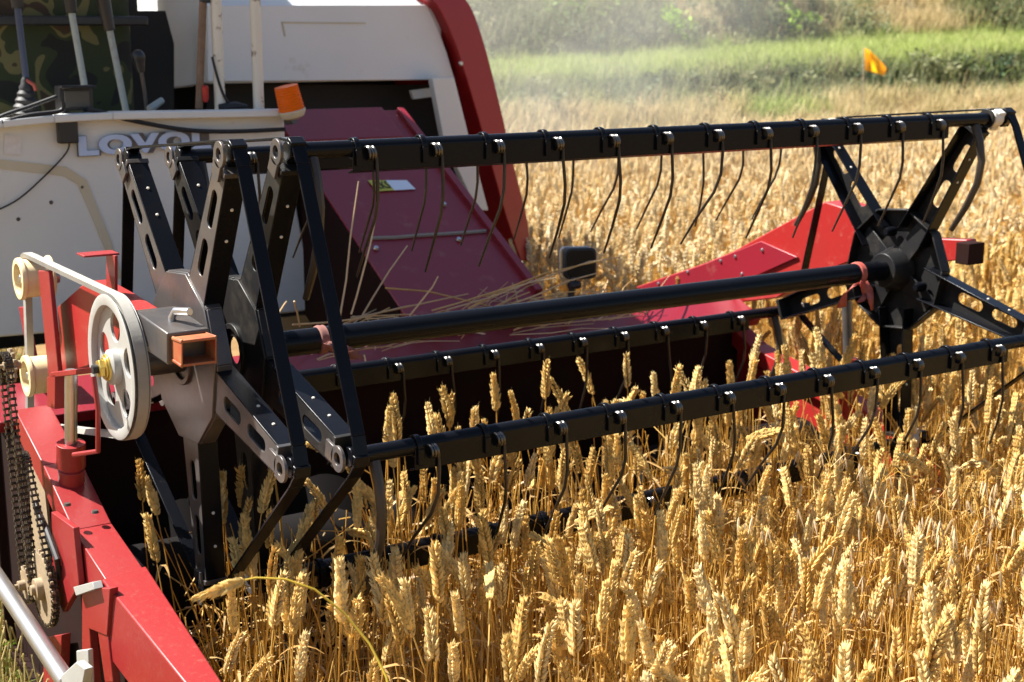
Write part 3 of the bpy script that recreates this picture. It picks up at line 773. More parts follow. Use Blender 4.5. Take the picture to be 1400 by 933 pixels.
# deck, rear lining, roof on posts
mb = MB()
x0 = at(-220, 300, Y=PY).x
mb.box(((x0+1.16)/2, 2.05, 0.80), (1.16-x0, 1.0, 0.06)); 
P(mb, 'platform_deck', black_dusty, plat)
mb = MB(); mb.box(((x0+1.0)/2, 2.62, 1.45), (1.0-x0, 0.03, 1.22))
mb.prism([at(x, y, Y=2.30) for x, y in ((148, 15), (226, 15), (238, 60), (238, 200), (148, 200))], (0, 0.02, 0))  # dark sheet added beside the hood to stand for the shaded interior
P(mb, 'rear_shade_lining', dark_in, plat)
mb = MB(); mb.box((0.40, 2.15, 2.50), (1.15, 1.40, 0.06)); P(mb, 'cab_roof', white_hood, bevel=0.02)  # unseen roof over the posts, extent set to shade feeder and header
def post(px, py, Y, r, m, name='cab_post'):
    b = at(px, py, Y=Y); P(MB().lathe((b.x, b.y, b.z-0.05), (0, 0, 1), [(0, r), (2.48-b.z+0.05, r)], 16), name, m, plat)
post_m = mat('chipped_cream_post', (0.74, 0.70, 0.58), 0.45, dirt=(0.16, 0.09, 0.04), dscale=16, dlo=0.56, dhi=0.62, damt=0.9)
post(301, 147, 1.56, 0.0165, post_m); post(354, 150, 1.53, 0.0165, post_m)
mb = MB(); mb.tube([at(272, 149, Y=1.57), at(280, -60, Y=1.57)], 0.0115, 10); P(mb, 'brown_lever', mat('rusty_rod', (0.16, 0.09, 0.05), 0.6, var=(0.3, 0.2, 0.12), vscale=30), plat)
mb = MB(); mb.tube([at(280, 4, Y=1.57), at(281, -40, Y=1.57)], 0.017, 10); P(mb, 'lever_grip', plastic_black, plat, bevel=0.002)
grey_rod = mat('grey_green_rod', (0.30, 0.34, 0.33), 0.4, dirt=(0.2, 0.13, 0.08), dscale=30, dlo=0.55, dhi=0.8)
blue_rod = mat('dark_blue_rod', (0.03, 0.045, 0.09), 0.35)
for (a, b, kn, Y, m) in (((36, 112), (24, 12), (20, -30), 1.72, blue_rod), ((116, 120), (98, 18), (92, -25), 1.70, grey_rod), ((173, 156), (150, 42), (138, -15), 1.66, grey_rod)):
    l_ = P(MB().tube([at(*a, Y=Y), at(*b, Y=Y)], 0.010, 10), 'control_lever', m, plat)
    P(MB().tube([at(*b, Y=Y), at(*kn, Y=Y)], [0.016, 0.022], 12), 'lever_grip', plastic_black, l_, bevel=0.003)
a, b = at(36, 160, Y=1.72), at(36, 106, Y=1.72); k_ = (b-a).length
mb = MB(); prof = []
for i in range(13): prof.append((k_*i/12, (0.045-0.032*i/12)*(1.0 if i % 2 else 0.85)))
mb.lathe(a, b-a, prof, 18); P(mb, 'lever_boot', rubber_black, plat)
P(MB().tube([at(36, 110, Y=1.71), at(46, 116, Y=1.70), at(49, 124, Y=1.70)], 0.006, 6), 'wire_tie', rag_m, plat)
mb = MB(); mb.tube([at(201, 156, Y=1.64), at(198, 128, Y=1.64), at(193, 98, Y=1.64)], 0.006, 8); mic = P(mb, 'gooseneck', steel_worn, plat)
a, b = at(193, 99, Y=1.64), at(187, 68, Y=1.64); h = (b-a).length
P(MB().lathe(a, b-a, [(0, 0.010), (h*.35, 0.016), (h*.55, 0.018), (h*.6, 0.020), (h*.8, 0.019), (h*.95, 0.012), (h, 0.004)], 16), 'handset', plastic_black, mic)
P(MB().tube([at(204, 150, Y=1.6), at(222, 137, Y=1.62)], [0.012, 0.010], 10), 'small_switch', grey_rod, plat, bevel=0.002)
P(MB().lathe(at(281, 140, Y=1.56), (0, 0, 1), [(0, 0.006), (0.01, 0.010), (0.045, 0.011), (0.05, 0.006)], 12), 'red_knob', mat('red_plastic', (0.5, 0.03, 0.02), 0.35), plat)
P(MB().tube([at(x, y, Y=1.54) for x, y in smooth_px([(290, 78), (300, 115), (312, 140), (330, 146)])], 0.004, 6), 'cable', rubber_black, plat)
P(MB().tube([at(300, 148, Y=1.54), at(322, 146, Y=1.54), at(338, 147, Y=1.54)], [0.012, 0.016, 0.008], 8), 'cable_plug', rubber_black, plat)
# seat under a camouflage cover
def soft_box(c, d, name, m, parent, r=0.05):
    o = P(MB().box(c, d), name, m, parent); b = o.modifiers['bevel'] if 'bevel' in o.modifiers else o.modifiers.new('bevel', 'BEVEL')
    b.width = r; b.segments = 5; return o
c = at(70, 80, Y=2.0)
soft_box((c.x, 2.10, c.z), (0.56, 0.14, 0.66), 'operator_seat', camo, plat)
soft_box((c.x+0.02, 1.92, c.z-0.27), (0.58, 0.40, 0.14), 'seat_cushion', camo, plat)
mb = MB(); mb.box((c.x+0.0, 1.99, c.z+0.115), (0.62, 0.035, 0.03)); P(mb, 'grab_rail', plastic_black, plat, bevel=0.006)
# amber beacon at the end of the panel
a, b = at(399, 151, Y=1.44), at(391, 118, Y=1.44)
axb = (b-a).normalized(); hb_ = (b-a).length
prof = []
for i in range(41): prof.append((hb_*i/40, 0.0405-0.0022*(0.5-0.5*math.cos(i*math.pi/2))-0.004*i/40))
prof.append((hb_+0.002, 0.02)); prof.append((hb_+0.003, 0.0))
bea = P(MB().lathe(a, axb, prof, 28), 'beacon_lamp', orange, plat)
P(MB().lathe(a-axb*0.035, axb, [(0.008, 0.018), (0.014, 0.034), (0.03, 0.042), (0.036, 0.042)], 28), 'beacon_base', cream_stain, bea, bevel=0.002)
P(MB().tube([a-axb*0.03, at(392, 166, Y=1.48)], 0.012, 10), 'beacon_bracket', steel_worn, bea)

# ---------------------------------------------------------------- hood, red side cover, body behind
mb = MB(); HY = 2.2
xa = at(284, 60, Y=HY).x; xb = at(604, 60, Y=HY).x
prof = [(HY, 1.443), (HY, 1.70), (HY+0.02, 1.725), (HY+0.06, 1.75), (3.0, 2.28), (4.4, 2.28), (4.4, 1.0), (2.9, 1.0), (2.9, 1.443)]
mb.prism([(xa, y, z) for y, z in prof], (xb-xa, 0, 0))
hood = P(mb, 'grain_tank_hood', white_hood, bevel=0.006)
loop, ext = slabY([(284, 7), (584, 7), (598, 36), (611, 72), (622, 109), (284, 112)], HY-0.014, HY-0.002)
P(MB().prism(loop, ext), 'front_panel', white_hood, hood, bevel=0.003)
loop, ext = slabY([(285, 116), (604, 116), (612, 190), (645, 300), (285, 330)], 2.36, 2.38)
P(MB().prism(loop, ext), 'recess_shade_sheet', dark_in, hood)  # dark sheet added to stand for shade in the gap under the hood
mb = MB(); xl = at(234, 60, Y=2.42).x
mb.prism([(xa, HY+0.001, 1.443), (xa, 2.9, 1.443), (xl, 2.5, 1.42), (xl, 2.42, 1.42), (xl+0.04, 2.34, 1.43)], (0, 0, 0.9))
P(mb, 'hood_corner', white_hood, hood, bevel=0.012)
mb = MB(); mb.prism([at(x, y, Y=HY-0.017) for x, y in ((385, 30), (500, 31), (500, 33), (387, 32))], (0, 0.002, 0)); mb.prism([at(x, y, Y=HY-0.017) for x, y in ((385, 30), (387, 30), (391, 50), (389, 50))], (0, 0.002, 0))
P(mb, 'panel_seam', cream_stain, hood)
left = smooth_px([(560, -60), (583, -8), (600, 12), (622, 60), (640, 115), (662, 190), (690, 290), (712, 356)], 4)
right = smooth_px([(600, -60), (627, -14), (646, 14), (664, 66), (684, 145), (700, 215), (722, 305), (724, 358)], 4)
n_ = min(len(left), len(right)); vs = []; fs = []
for (p, q) in zip(left[:n_], right[:n_]):
    a, b = at(*p, Y=2.14), at(*q, Y=2.16)
    vs += [a, b, b+Vector((0.02, 1.9, 0)), a+Vector((0, 1.9, 0)), a+Vector((0, 0.02, 0))]
for i in range(n_-1):
    o_, u_ = 5*i, 5*i+5
    fs += [(o_, o_+1, u_+1, u_), (o_+1, o_+2, u_+2, u_+1), (o_+2, o_+3, u_+3, u_+2), (o_+3, o_, u_, u_+3)]
fs += [(0, 3, 2, 1), tuple(5*(n_-1)+k for k in (0, 1, 2, 3))]
P(MB().add(vs, fs), 'side_cover', deep_red, bevel=0.004)
P(MB().lathe(at(630, 87, Y=2.14), (0, -1, 0), [(0, 0.010), (0.006, 0.007)], 12), 'cover_bolt', steel, hood)
loop, ext = slabY([(591, 107), (621, 106), (641, 186), (668, 288), (656, 288), (640, 262), (606, 188)], 2.10, 2.135)
P(MB().prism(loop, ext), 'door_pillar', cream, hood, bevel=0.003)
loop, ext = slabY([(562, 124), (594, 120), (597, 132), (566, 136)], 2.24, 2.26); P(MB().prism(loop, ext), 'pillar_stay', cream, hood, bevel=0.002)
mb = MB(); mb.box((1.58, 2.75, 1.02), (1.25, 0.03, 0.84)); mb.box((1.25, 3.4, 0.72), (1.9, 1.25, 0.5))
P(mb, 'machine_body', dark_in)
for x in (0.2, 2.15): P(MB().box((x, 3.3, 0.33), (0.36, 2.2, 0.5)), 'crawler_track', rubber_black, bevel=0.15)

# mirror on the header
c = at(794, 361, Y=0.80)
fx = Vector((0.93, -0.36, 0)).normalized(); fy = Vector((0.36, 0.93, 0)).normalized()
mb = MB(); w, h, r_ = 0.049, 0.047, 0.018; loop = []
for (cx, cz, a0) in ((w-r_, h-r_, 0), (-w+r_, h-r_, 90), (-w+r_, -h+r_, 180), (w-r_, -h+r_, 270)):
    for k in range(6):
        a = math.radians(a0+18*k); loop.append((cx+r_*math.cos(a), cz+r_*math.sin(a)))
mb.prism([c+fx*x+Vector((0, 0, z)) for x, z in loop], fy*0.022)
mir = P(mb, 'side_mirror', glass_mirror, bevel=0.004)
P(MB().prism([c+fy*0.0225+fx*(x*1.06-0.009)+Vector((0, 0, z*1.04)) for x, z in loop], fy*0.008), 'mirror_rim', steel, mir, bevel=0.002)
P(MB().prism([c-fy*0.004+fx*(x*.86)+Vector((0, 0, z*.86)) for x, z in loop], fy*0.004), 'mirror_glass', mat('dark_mirror_glass', (0.006, 0.007, 0.009), 0.35, spec=0.2), mir, bevel=0.001)
mb = MB(); mb.tube([c+fy*0.01+Vector((-0.02, 0, -0.04)), c+fy*0.01+Vector((-0.03, 0, -0.085)), (c.x-0.03, 0.82, 0.79)], 0.010, 10)
mb.lathe(c+Vector((-0.022, 0.0, -0.062)), (1, 0, 0), [(-0.018, 0.012), (0.018, 0.012)], 10)
P(mb, 'mirror_arm', plastic_black, mir, bevel=0.001)

# ---------------------------------------------------------------- loose things on the machine
def rag(name, Xp, strips, m, label, ring=True):
    mb = MB()
    mb.lathe((Xp-0.010, 0, AX), (1, 0, 0), [(0, 0.0272), (0.002, 0.0295), (0.007, 0.0305), (0.013, 0.0292), (0.017, 0.030), (0.019, 0.0272)], 24)
    for (dx, w, pts) in strips:
        vs = []; n = len(pts)
        for i, (px, py) in enumerate(pts):
            p = at(px, py, Y=-0.045-0.012*math.sin(i*1.7+dx)); tw = 0.6*math.sin(i*1.3+dx)
            wv = Vector((math.cos(tw), math.sin(tw), 0.15*math.sin(i*2.0)))*(w*(0.45+0.55*i/(n-1)))
            vs += [p-wv, p, p+wv+Vector((0, 0, .004))]
        fs = []
        for i in range(n-1):
            for k in (0, 1): fs.append((3*i+k, 3*i+k+1, 3*i+4+k, 3*i+3+k))
        mb.add(vs, fs)
    o = mb.build(name, m, None, 0, True); s = o.modifiers.new('thick', 'SOLIDIFY'); s.thickness = 0.0015
    tag(o, label, 'rag'); return o
xr = at(1184, 372, Y=-0.03).x; xl2 = at(447, 460, Y=-0.03).x
rag('red_rag', xr, [(0, 0.014, [(1180, 386), (1166, 392), (1155, 402), (1150, 421)]), (2, 0.012, [(1176, 386), (1180, 395), (1184, 404), (1176, 414)]), (4, 0.016, [(1182, 386), (1188, 398), (1190, 410), (1192, 424)])], rag_m,
    'red rag knotted round the reel tube near the far spider, two ends hanging')
rag('red_rag', xl2, [(1, 0.016, [(448, 470), (462, 474), (478, 480), (488, 492)]), (3, 0.012, [(446, 470), (458, 482), (470, 484), (498, 476)])], rag_pale,
    'faded pink rag tied round the near end of the reel tube')

# loose straw caught on the header
def straw(a, b, r=0.0024, bend=0.0):
    a = Vector(a); b = Vector(b); L_ = (b-a).length; k1 = a.lerp(b, rng.uniform(.2, .4))+Vector((rng.gauss(0, .02), rng.gauss(0, .02), bend/L_+rng.gauss(0, .015)))*L_*.8; k2 = a.lerp(b, rng.uniform(.55, .8))+Vector((rng.gauss(0, .02), rng.gauss(0, .02), bend/L_+rng.gauss(0, .015)))*L_*.8
    return MB().tube([a, k1, k2, b], [r, r, r*.9, r*.7], 5).build('loose_straw', straw_m, None, 0, True)
STR = []
for (p, q, Y0, Y1) in (((464, 437), (490, 248), .70, .72), ((480, 430), (513, 301), .70, .74), ((492, 437), (557, 336), .70, .70), ((560, 432), (599, 378), .72, .70), ((470, 443), (640, 402), .7, .76), ((372, 446), (392, 412), .6, .6), ((402, 412), (410, 447), .6, .62),
                       ((527, 394), (690, 424), .78, .80), ((590, 425), (740, 376), .74, .66), ((610, 424), (760, 380), .72, .60), ((640, 422), (823, 356), .74, .62), ((700, 416), (815, 374), .72, .62), ((662, 405), (848, 352), .70, .64), ((480, 434), (560, 418), .70, .72), ((400, 444), (560, 430), .62, .74)):
    STR.append(straw(at(*p, Y=Y0), at(*q, Y=Y1), 0.0026, rng.uniform(-.01, .012)))
for i in range(190):
    x = rng.gauss(1.42, 0.22) if i % 3 else rng.uniform(0.75, 1.75); y = rng.uniform(0.66, 0.86); z = 0.79+rng.uniform(0, 0.05)*max(0, 1-abs(x-1.4)*1.5)
    az = rng.gauss(0.25, 0.5) if i % 4 else rng.uniform(0, 6.28); el = abs(rng.gauss(0.06, 0.16)); L_ = rng.uniform(0.09, 0.30)
    d = Vector((math.cos(az)*math.cos(el), math.sin(az)*math.cos(el), math.sin(el)))*L_
    STR.append(straw((x, y, z), Vector((x, y, z))+d, rng.uniform(0.0012, 0.0024), rng.uniform(-.012, .03)*L_/.3))
for o in STR:
    tag(o, 'loose dry straw stem lying in the litter on the red header rail behind the reel', 'straw', 'loose straws on the header')
LONG = ['longest loose straw, standing nearly upright before the red feeder slope', 'second upright loose straw, leaning right before the red feeder slope', 'leaning loose straw rising across the foot of the red feeder slope']
for o, l in zip(STR, LONG): o['label'] = l

# ================================================================== WHEAT
W = random.Random(21)
def floret(mb, base, d, side, L_, w, mi=0, tip=0.0):
    d = d.normalized(); side = (side-d*side.dot(d)).normalized(); n = d.cross(side); vs = [base]
    for (t, r) in ((0.28, 0.9), (0.62, 0.95)):
        for j in range(5):
            a = 2*math.pi*j/5
            vs.append(base+d*(t*L_)+side*(r*w/2*math.cos(a))+n*(r*w*0.36*math.sin(a)))
    vs.append(base+d*(L_*(1+tip))+side*0.0)
    fs = [(0, 1+(j+1) % 5, 1+j) for j in range(5)]
    fs += [(1+j, 1+(j+1) % 5, 6+(j+1) % 5, 6+j) for j in range(5)]
    fs += [(6+j, 6+(j+1) % 5, 11) for j in range(5)]
    mb.add(vs, fs, mi)
def stalk_curve(h, lean, az, droop):
    """points of the stem from the ground and the direction field for the ear"""
    pts = []; n = 9; a = lean
    p = Vector((0, 0, 0)); pts.append(p.copy()); ds = []
    dirv = lambda e: Vector((math.sin(e)*math.cos(az), math.sin(e)*math.sin(az), math.cos(e)))
    ang = lean*0.2
    for i in range(n):
        t = (i+1)/n
        ang = lean*(0.3+0.9*t)+droop*max(0, (t-0.72)/0.28)**1.6
        p = p+dirv(ang)*(h/n); pts.append(p.copy())
    return pts, ang, dirv
def make_ear(mb, base, ang, dirv, az, L_, bend, seed, hi=True, mi=0):
    r = random.Random(seed); side0 = Vector((-math.sin(az), math.cos(az), 0))
    tw = r.uniform(0, math.pi); p = base.copy(); n = int(L_/(0.0046 if hi else 0.0075))
    nodes = []
    for i in range(n+1):
        d = dirv(ang+bend*(i/n)); nodes.append((p.copy(), d)); p = p+d*(L_/n)
    for i in range(n):
        p, d = nodes[i]; t = i/n
        up = side0.cross(d).normalized(); tt = tw+0.35*t
        s = side0*math.cos(tt)+up*math.sin(tt); q = d.cross(s)
        k = 1 if i % 2 else -1
        size = (0.72+0.55*math.sin(min(1, t*1.25+0.18)*math.pi*0.86))*r.uniform(0.88, 1.12)
        fl, fw = 0.0135*size, 0.0076*size
        if not hi: fl *= 1.15; fw *= 1.3
        for jj in ((-1, 0, 1) if hi else (-0.6, 0.6)):
            dd = d*1.0+s*(k*r.uniform(0.32, 0.48))+q*(jj*r.uniform(0.32, 0.46))
            if hi and r.random() < (0.10+0.25*t):
                aw = dd.normalized(); ab = p+aw*(fl*.95); al_ = r.uniform(0.006, 0.016); sw = q*0.00035
                mb.add([ab-sw, ab+sw, ab+(aw+d*.6).normalized()*al_], [(0, 1, 2)], mi)
            floret(mb, p+s*(k*0.0016)+q*(jj*0.0014), dd, q+s*0.2, fl*r.uniform(.9, 1.08), fw, mi, 0.08 if r.random() < .7 else 0.40)
    p, d = nodes[-1]
    for jj in (-1, 0, 1): floret(mb, p-d*0.003, d+side0*(jj*.3), side0, 0.011, 0.005, mi, 0.3)
def make_leaf(mb, base, az, L_, w, droop, r, mi=0):
    vs = []; n = 7; p = base.copy(); e = r.uniform(0.25, 0.6); d0 = az; tw = r.uniform(-1, 1)
    for i in range(n+1):
        t = i/n; d = Vector((math.sin(e)*math.cos(d0), math.sin(e)*math.sin(d0), math.cos(e)))
        sd = Vector((-math.sin(d0+tw*t*2), math.cos(d0+tw*t*2), 0.3*math.sin(5*t)))*(w/2*math.sin(math.pi*min(1, .15+.85*(1-t)))+0.0003)
        vs += [p-sd, p+sd]; p = p+d*(L_/n); e += droop/n
    mb.add(vs, [(2*i, 2*i+1, 2*i+3, 2*i+2) for i in range(n)], mi)
def stem_mesh(mb, pts, r0, r1, n, mi=0):
    k = len(pts); mb.tube(pts, [r0+(r1-r0)*i/(k-1) for i in range(k)], n, mi, caps=False)
ALLWHEAT = []
def make_variant(seed, hi=True, droop=0.0, split=True):
    r = random.Random(seed*13+5)
    h = r.uniform(0.60, 0.70); lean = r.uniform(0.0, 0.14); az = r.uniform(0, 6.283)
    pts, ang, dirv = stalk_curve(h, lean, az, droop)
    s = MB(); stem_mesh(s, pts, 0.0020, 0.0012, 6 if hi else 3, 0)
    for k in range(r.choice((1, 2, 2)) if hi else r.choice((0, 1))):
        i = r.randint(3, 7); make_leaf(s, pts[i], r.uniform(0, 6.28), r.uniform(0.09, 0.2), r.uniform(0.005, 0.009), r.uniform(0.8, 2.6), r, 1)
    e = s if not split else MB()
    make_ear(e, pts[-1], ang, dirv, az, r.uniform(0.072, 0.102), r.uniform(0.0, 0.3)+droop*0.35, seed, hi, 2 if not split else 0)
    if split: return s.mesh('wheat_stalk', [stem_m, leaf_m], True), e.mesh('ear', [ear_m], False)
    for k in range(r.choice((1, 2, 3)) if hi else 0):   # barren tillers round the main stem
        p2, a2, d2 = stalk_curve(r.uniform(0.38, 0.62), r.uniform(0.02, 0.25), r.uniform(0, 6.28), 0.0)
        o2 = Vector((r.gauss(0, .02), r.gauss(0, .02), 0)); stem_mesh(s, [p+o2 for p in p2], 0.0018, 0.0009, 5, 0)
        if r.random() < .5: make_leaf(s, p2[-2]+o2, r.uniform(0, 6.28), r.uniform(0.08, 0.16), .006, 2.0, r, 1)
    return s.mesh('wheat_plant', [stem_m, leaf_m, ear_m], False)
HI = [make_variant(i, True, d) for i, d in enumerate((0, 0, .12, 0, 0.2, 0, .3, 0, 0.1, 0, .9, 0, 1.7, 0.05))]
src_hi = bpy.data.collections.new('wheat_near_source'); src_lo = bpy.data.collections.new('wheat_far_source')
for i, d in enumerate((0, 0, .12, 0, 0.2, 0, .3, 0, 0.1, .9, 1.6, 0)):
    o = bpy.data.objects.new('wheat_plant', make_variant(i+40, True, d, False)); src_hi.objects.link(o)
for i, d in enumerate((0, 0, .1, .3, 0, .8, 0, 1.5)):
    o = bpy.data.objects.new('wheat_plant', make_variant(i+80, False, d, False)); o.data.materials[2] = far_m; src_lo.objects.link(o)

def instancer(name, coll, pts, rots, scl, idx, label=None, cat=None):
    me = bpy.data.meshes.new(name); me.vertices.add(len(pts))
    me.vertices.foreach_set('co', np.array(pts, dtype=np.float32).ravel())
    a = me.attributes.new('rot', 'FLOAT_VECTOR', 'POINT'); a.data.foreach_set('vector', np.array(rots, dtype=np.float32).ravel())
    a = me.attributes.new('scl', 'FLOAT', 'POINT'); a.data.foreach_set('value', np.array(scl, dtype=np.float32))
    a = me.attributes.new('idx', 'INT', 'POINT'); a.data.foreach_set('value', np.array(idx, dtype=np.int32))
    me.update()
    o = bpy.data.objects.new(name, me); C.objects.link(o)
    ng = bpy.data.node_groups.new(name, 'GeometryNodeTree')
    ng.interface.new_socket('Geometry', in_out='INPUT', socket_type='NodeSocketGeometry')
    ng.interface.new_socket('Geometry', in_out='OUTPUT', socket_type='NodeSocketGeometry')
    N = ng.nodes; gi = N.new('NodeGroupInput'); go = N.new('NodeGroupOutput')
    ci = N.new('GeometryNodeCollectionInfo'); ci.inputs['Collection'].default_value = coll
    ci.inputs['Separate Children'].default_value = True; ci.inputs['Reset Children'].default_value = True
    ip = N.new('GeometryNodeInstanceOnPoints'); ip.inputs['Pick Instance'].default_value = True
    def na(nm, t):
        x = N.new('GeometryNodeInputNamedAttribute'); x.data_type = t; x.inputs['Name'].default_value = nm
        return [s for s in x.outputs if s.enabled][0]
    ng.links.new(gi.outputs[0], ip.inputs['Points']); ng.links.new(ci.outputs[0], ip.inputs['Instance'])
    er = N.new('FunctionNodeEulerToRotation'); ng.links.new(na('rot', 'FLOAT_VECTOR'), er.inputs[0])
    ng.links.new(er.outputs[0], ip.inputs['Rotation']); ng.links.new(na('scl', 'FLOAT'), ip.inputs['Scale']); ng.links.new(na('idx', 'INT'), ip.inputs['Instance Index'])
    ng.links.new(ip.outputs[0], go.inputs[0])
    m = o.modifiers.new('scatter', 'NODES'); m.node_group = ng
    tag(o, label, cat, None, 'stuff'); return o

def project(p):
    d = np.array(p)-CAM; z = d@FW
    return 700+F_PX*(d@RT)/z, 466.5-F_PX*(d@UP)/z, z
def front_edge(x):   # the crop still standing in front of the cutter bar
    return 0.13+0.05*math.sin(x*9)+0.03*math.sin(x*23)+(0.20 if x > 0.7 and W.random() < 0.55 else 0.0)
def standing(x, y):
    e = (0.11+max(0.0, -0.55-y)*0.36 if y < -0.45 else 0.08)+0.05*math.sin(y*7+1)+0.03*math.sin(y*23)
    if x < e: return False
    if x < e+0.12 and W.random() < 0.3: return False
    if y < -4.2: return False
    if 0.25 < x < 2.1 and -0.50 < y and W.random() < 0.10: return False
    if x < 2.42: return y < front_edge(x) and W.random() < (0.85 if x < 0.9 else 1.0)
    return y < 8.25+0.12*math.sin(x*2.1)
near, far = [], []
rnd = W.random
# near crop
n_try = int(6.05*4.6*270)
for i in range(n_try):
    x = -0.05+6.0*rnd(); y = -2.9+4.6*rnd()
    if not standing(x, y): continue
    u, v, z = project((x, y, 0.75))
    if z < 0.5 or u < -120 or u > 1950 or v > 2000: continue
    if math.hypot(x-CAM[0], y-CAM[1]) < 0.9: continue
    near.append((z, x, y, u, v))
near.sort()
# far crop, thinner with distance (each plant covers fewer pixels)
for i in range(42000):
    t = rnd(); y = -1.2+10.6*rnd()**0.85; x = 2.42+18*rnd()**1.15
    if x < 5.95 and y < 1.7: continue
    if not standing(x, y): continue
    u, v, z = project((x, y, 0.75))
    if z < 0.5 or u < -20 or u > 1950 or (u > 1500 and W.random() < 0.35): continue
    if u < 560: continue
    far.append((z, x, y))
# the stalks that show largest are things of their own
vis = [q for q in near if -10 < q[3] < 1410 and q[4] < 985 and q[4]+0 > 0]
big = vis[:290]; bigset = set(id(q) for q in big)
rest = [q for q in near if id(q) not in bigset]
stalk_proto = []
for k, (sm, em) in enumerate(HI):
    s = bpy.data.objects.new('wheat_stalk', sm); e = bpy.data.objects.new('ear', em); stalk_proto.append((s, e))
def put_stalk(k, x, y, rz, tx, ty, sc):
    s0, e0 = stalk_proto[k]; s = s0.copy(); C.objects.link(s); e = e0.copy(); C.objects.link(e); e.parent = s
    s.location = (x, y, 0); s.rotation_euler = (tx, ty, rz); s.scale = (sc, sc, sc)
    return s
def pick(n, droopy):   # mostly upright ears, a few nodding
    if rnd() < droopy: return W.choice((n-4, n-2))
    return W.choice([i for i in range(n) if i not in (n-4, n-2)])
for (z, x, y, u, v) in big:
    k = pick(14, 0.05); s = put_stalk(k, x, y, rnd()*6.283, W.gauss(0, 0.05), W.gauss(0, 0.05), W.uniform(0.86, 1.06)*(0.94 if -0.55 < y < -0.1 and x < 2.1 else (1.04 if -0.1 <= y < .5 and x < 2.1 else 1.0)))
    nod = k in (10, 12)
    tag(s, ('nodding ripe wheat stalk in the crop standing before the reel' if nod else 'upright ripe golden wheat stalk in the crop standing before the reel'), 'wheat',
        'nodding wheat stalks in the front of the crop' if nod else 'upright wheat stalks in the front of the crop')
n_ear = len(rest)
bare = []
for i in range(int(6.05*4.6*230)):
    x = -0.05+4.0*rnd(); y = -2.9+3.6*rnd()
    if not standing(x, y): continue
    u, v, z = project((x, y, 0.5))
    if z < 0.7 or u < -80 or u > 1480 or v > 1500: continue
    bare.append((z, x, y, u, v))
for i in range(5):
    r = random.Random(i+500); mb = MB()
    for k in range(4):
        p2, a2, d2 = stalk_curve(r.uniform(0.40, 0.66), r.uniform(0.0, 0.3), r.uniform(0, 6.28), 0.0); o2 = Vector((r.gauss(0, .03), r.gauss(0, .03), 0))
        stem_mesh(mb, [p+o2 for p in p2], 0.0019, 0.0011, 5, 0)
        if r.random() < .6: make_leaf(mb, p2[r.randint(4, 8)]+o2, r.uniform(0, 6.28), r.uniform(0.08, 0.2), .007, 2.2, r, 1)
    o = bpy.data.objects.new('wheat_stems', mb.mesh('wheat_stems', [stem_m, leaf_m])); src_hi.objects.link(o)
rest = rest+bare
pts = [(x, y, 0.0) for (z, x, y, u, v) in rest]
instancer('standing_wheat', src_hi, pts, [(W.gauss(0, .06), W.gauss(0, .06), rnd()*6.283) for _ in pts], [W.uniform(0.85, 1.06)*(0.94 if -0.55 < y < -0.1 and x < 2.1 else (1.06 if -0.1 <= y < .5 and x < 2.1 else 1.0)) for (x, y, _) in pts],
          [(W.choice((9, 10)) if rnd() < .07 else W.choice((0, 1, 2, 3, 4, 5, 6, 7, 8, 11))) if i < n_ear else 12+i % 5 for i in range(len(pts))], 'dense golden crop of ripe wheat standing round the front of the reel', 'wheat crop')
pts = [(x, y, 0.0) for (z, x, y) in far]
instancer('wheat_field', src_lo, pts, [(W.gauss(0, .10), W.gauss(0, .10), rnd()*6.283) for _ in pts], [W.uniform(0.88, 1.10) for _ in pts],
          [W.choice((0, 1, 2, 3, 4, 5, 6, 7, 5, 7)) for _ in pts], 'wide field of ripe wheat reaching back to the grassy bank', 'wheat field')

# one ear on a long yellow stem bent over towards the left
pb = [at(x, y, Y=yy) for x, y, yy in ((535, 960, -1.10), (528, 925, -1.08), (505, 880, -1.05), (470, 838, -1.02), (430, 806, -1.0), (390, 792, -0.98), (350, 790, -0.96), (335, 793, -0.955))]
g = pb[0].copy(); base = Vector((g.x+0.02, g.y, 0.0))
s = MB(); stem_mesh(s, [base, base.lerp(g, .5)+Vector((0.012, 0, 0))]+pb, 0.0020, 0.0012, 7)
bent = s.build('wheat_stalk', mat('green_gold_stem', (0.55, 0.40, 0.04), 0.45, transl=0.25), None, 0, True)
tag(bent, 'wheat stalk with a long yellow stem arching left, pale ear across the reel spoke', 'wheat')
e = MB(); a = at(336, 793, Y=-0.955); b = at(272, 812, Y=-0.94); d = (b-a)
def dirc(t): 
    v = d.normalized().copy(); v.z -= 0.35*t; return v.normalized()
make_ear(e, a, 0, dirc, 1.2, d.length, 0.5, 77, True)
eo = e.build('ear', ear_m, bent, 0, False)

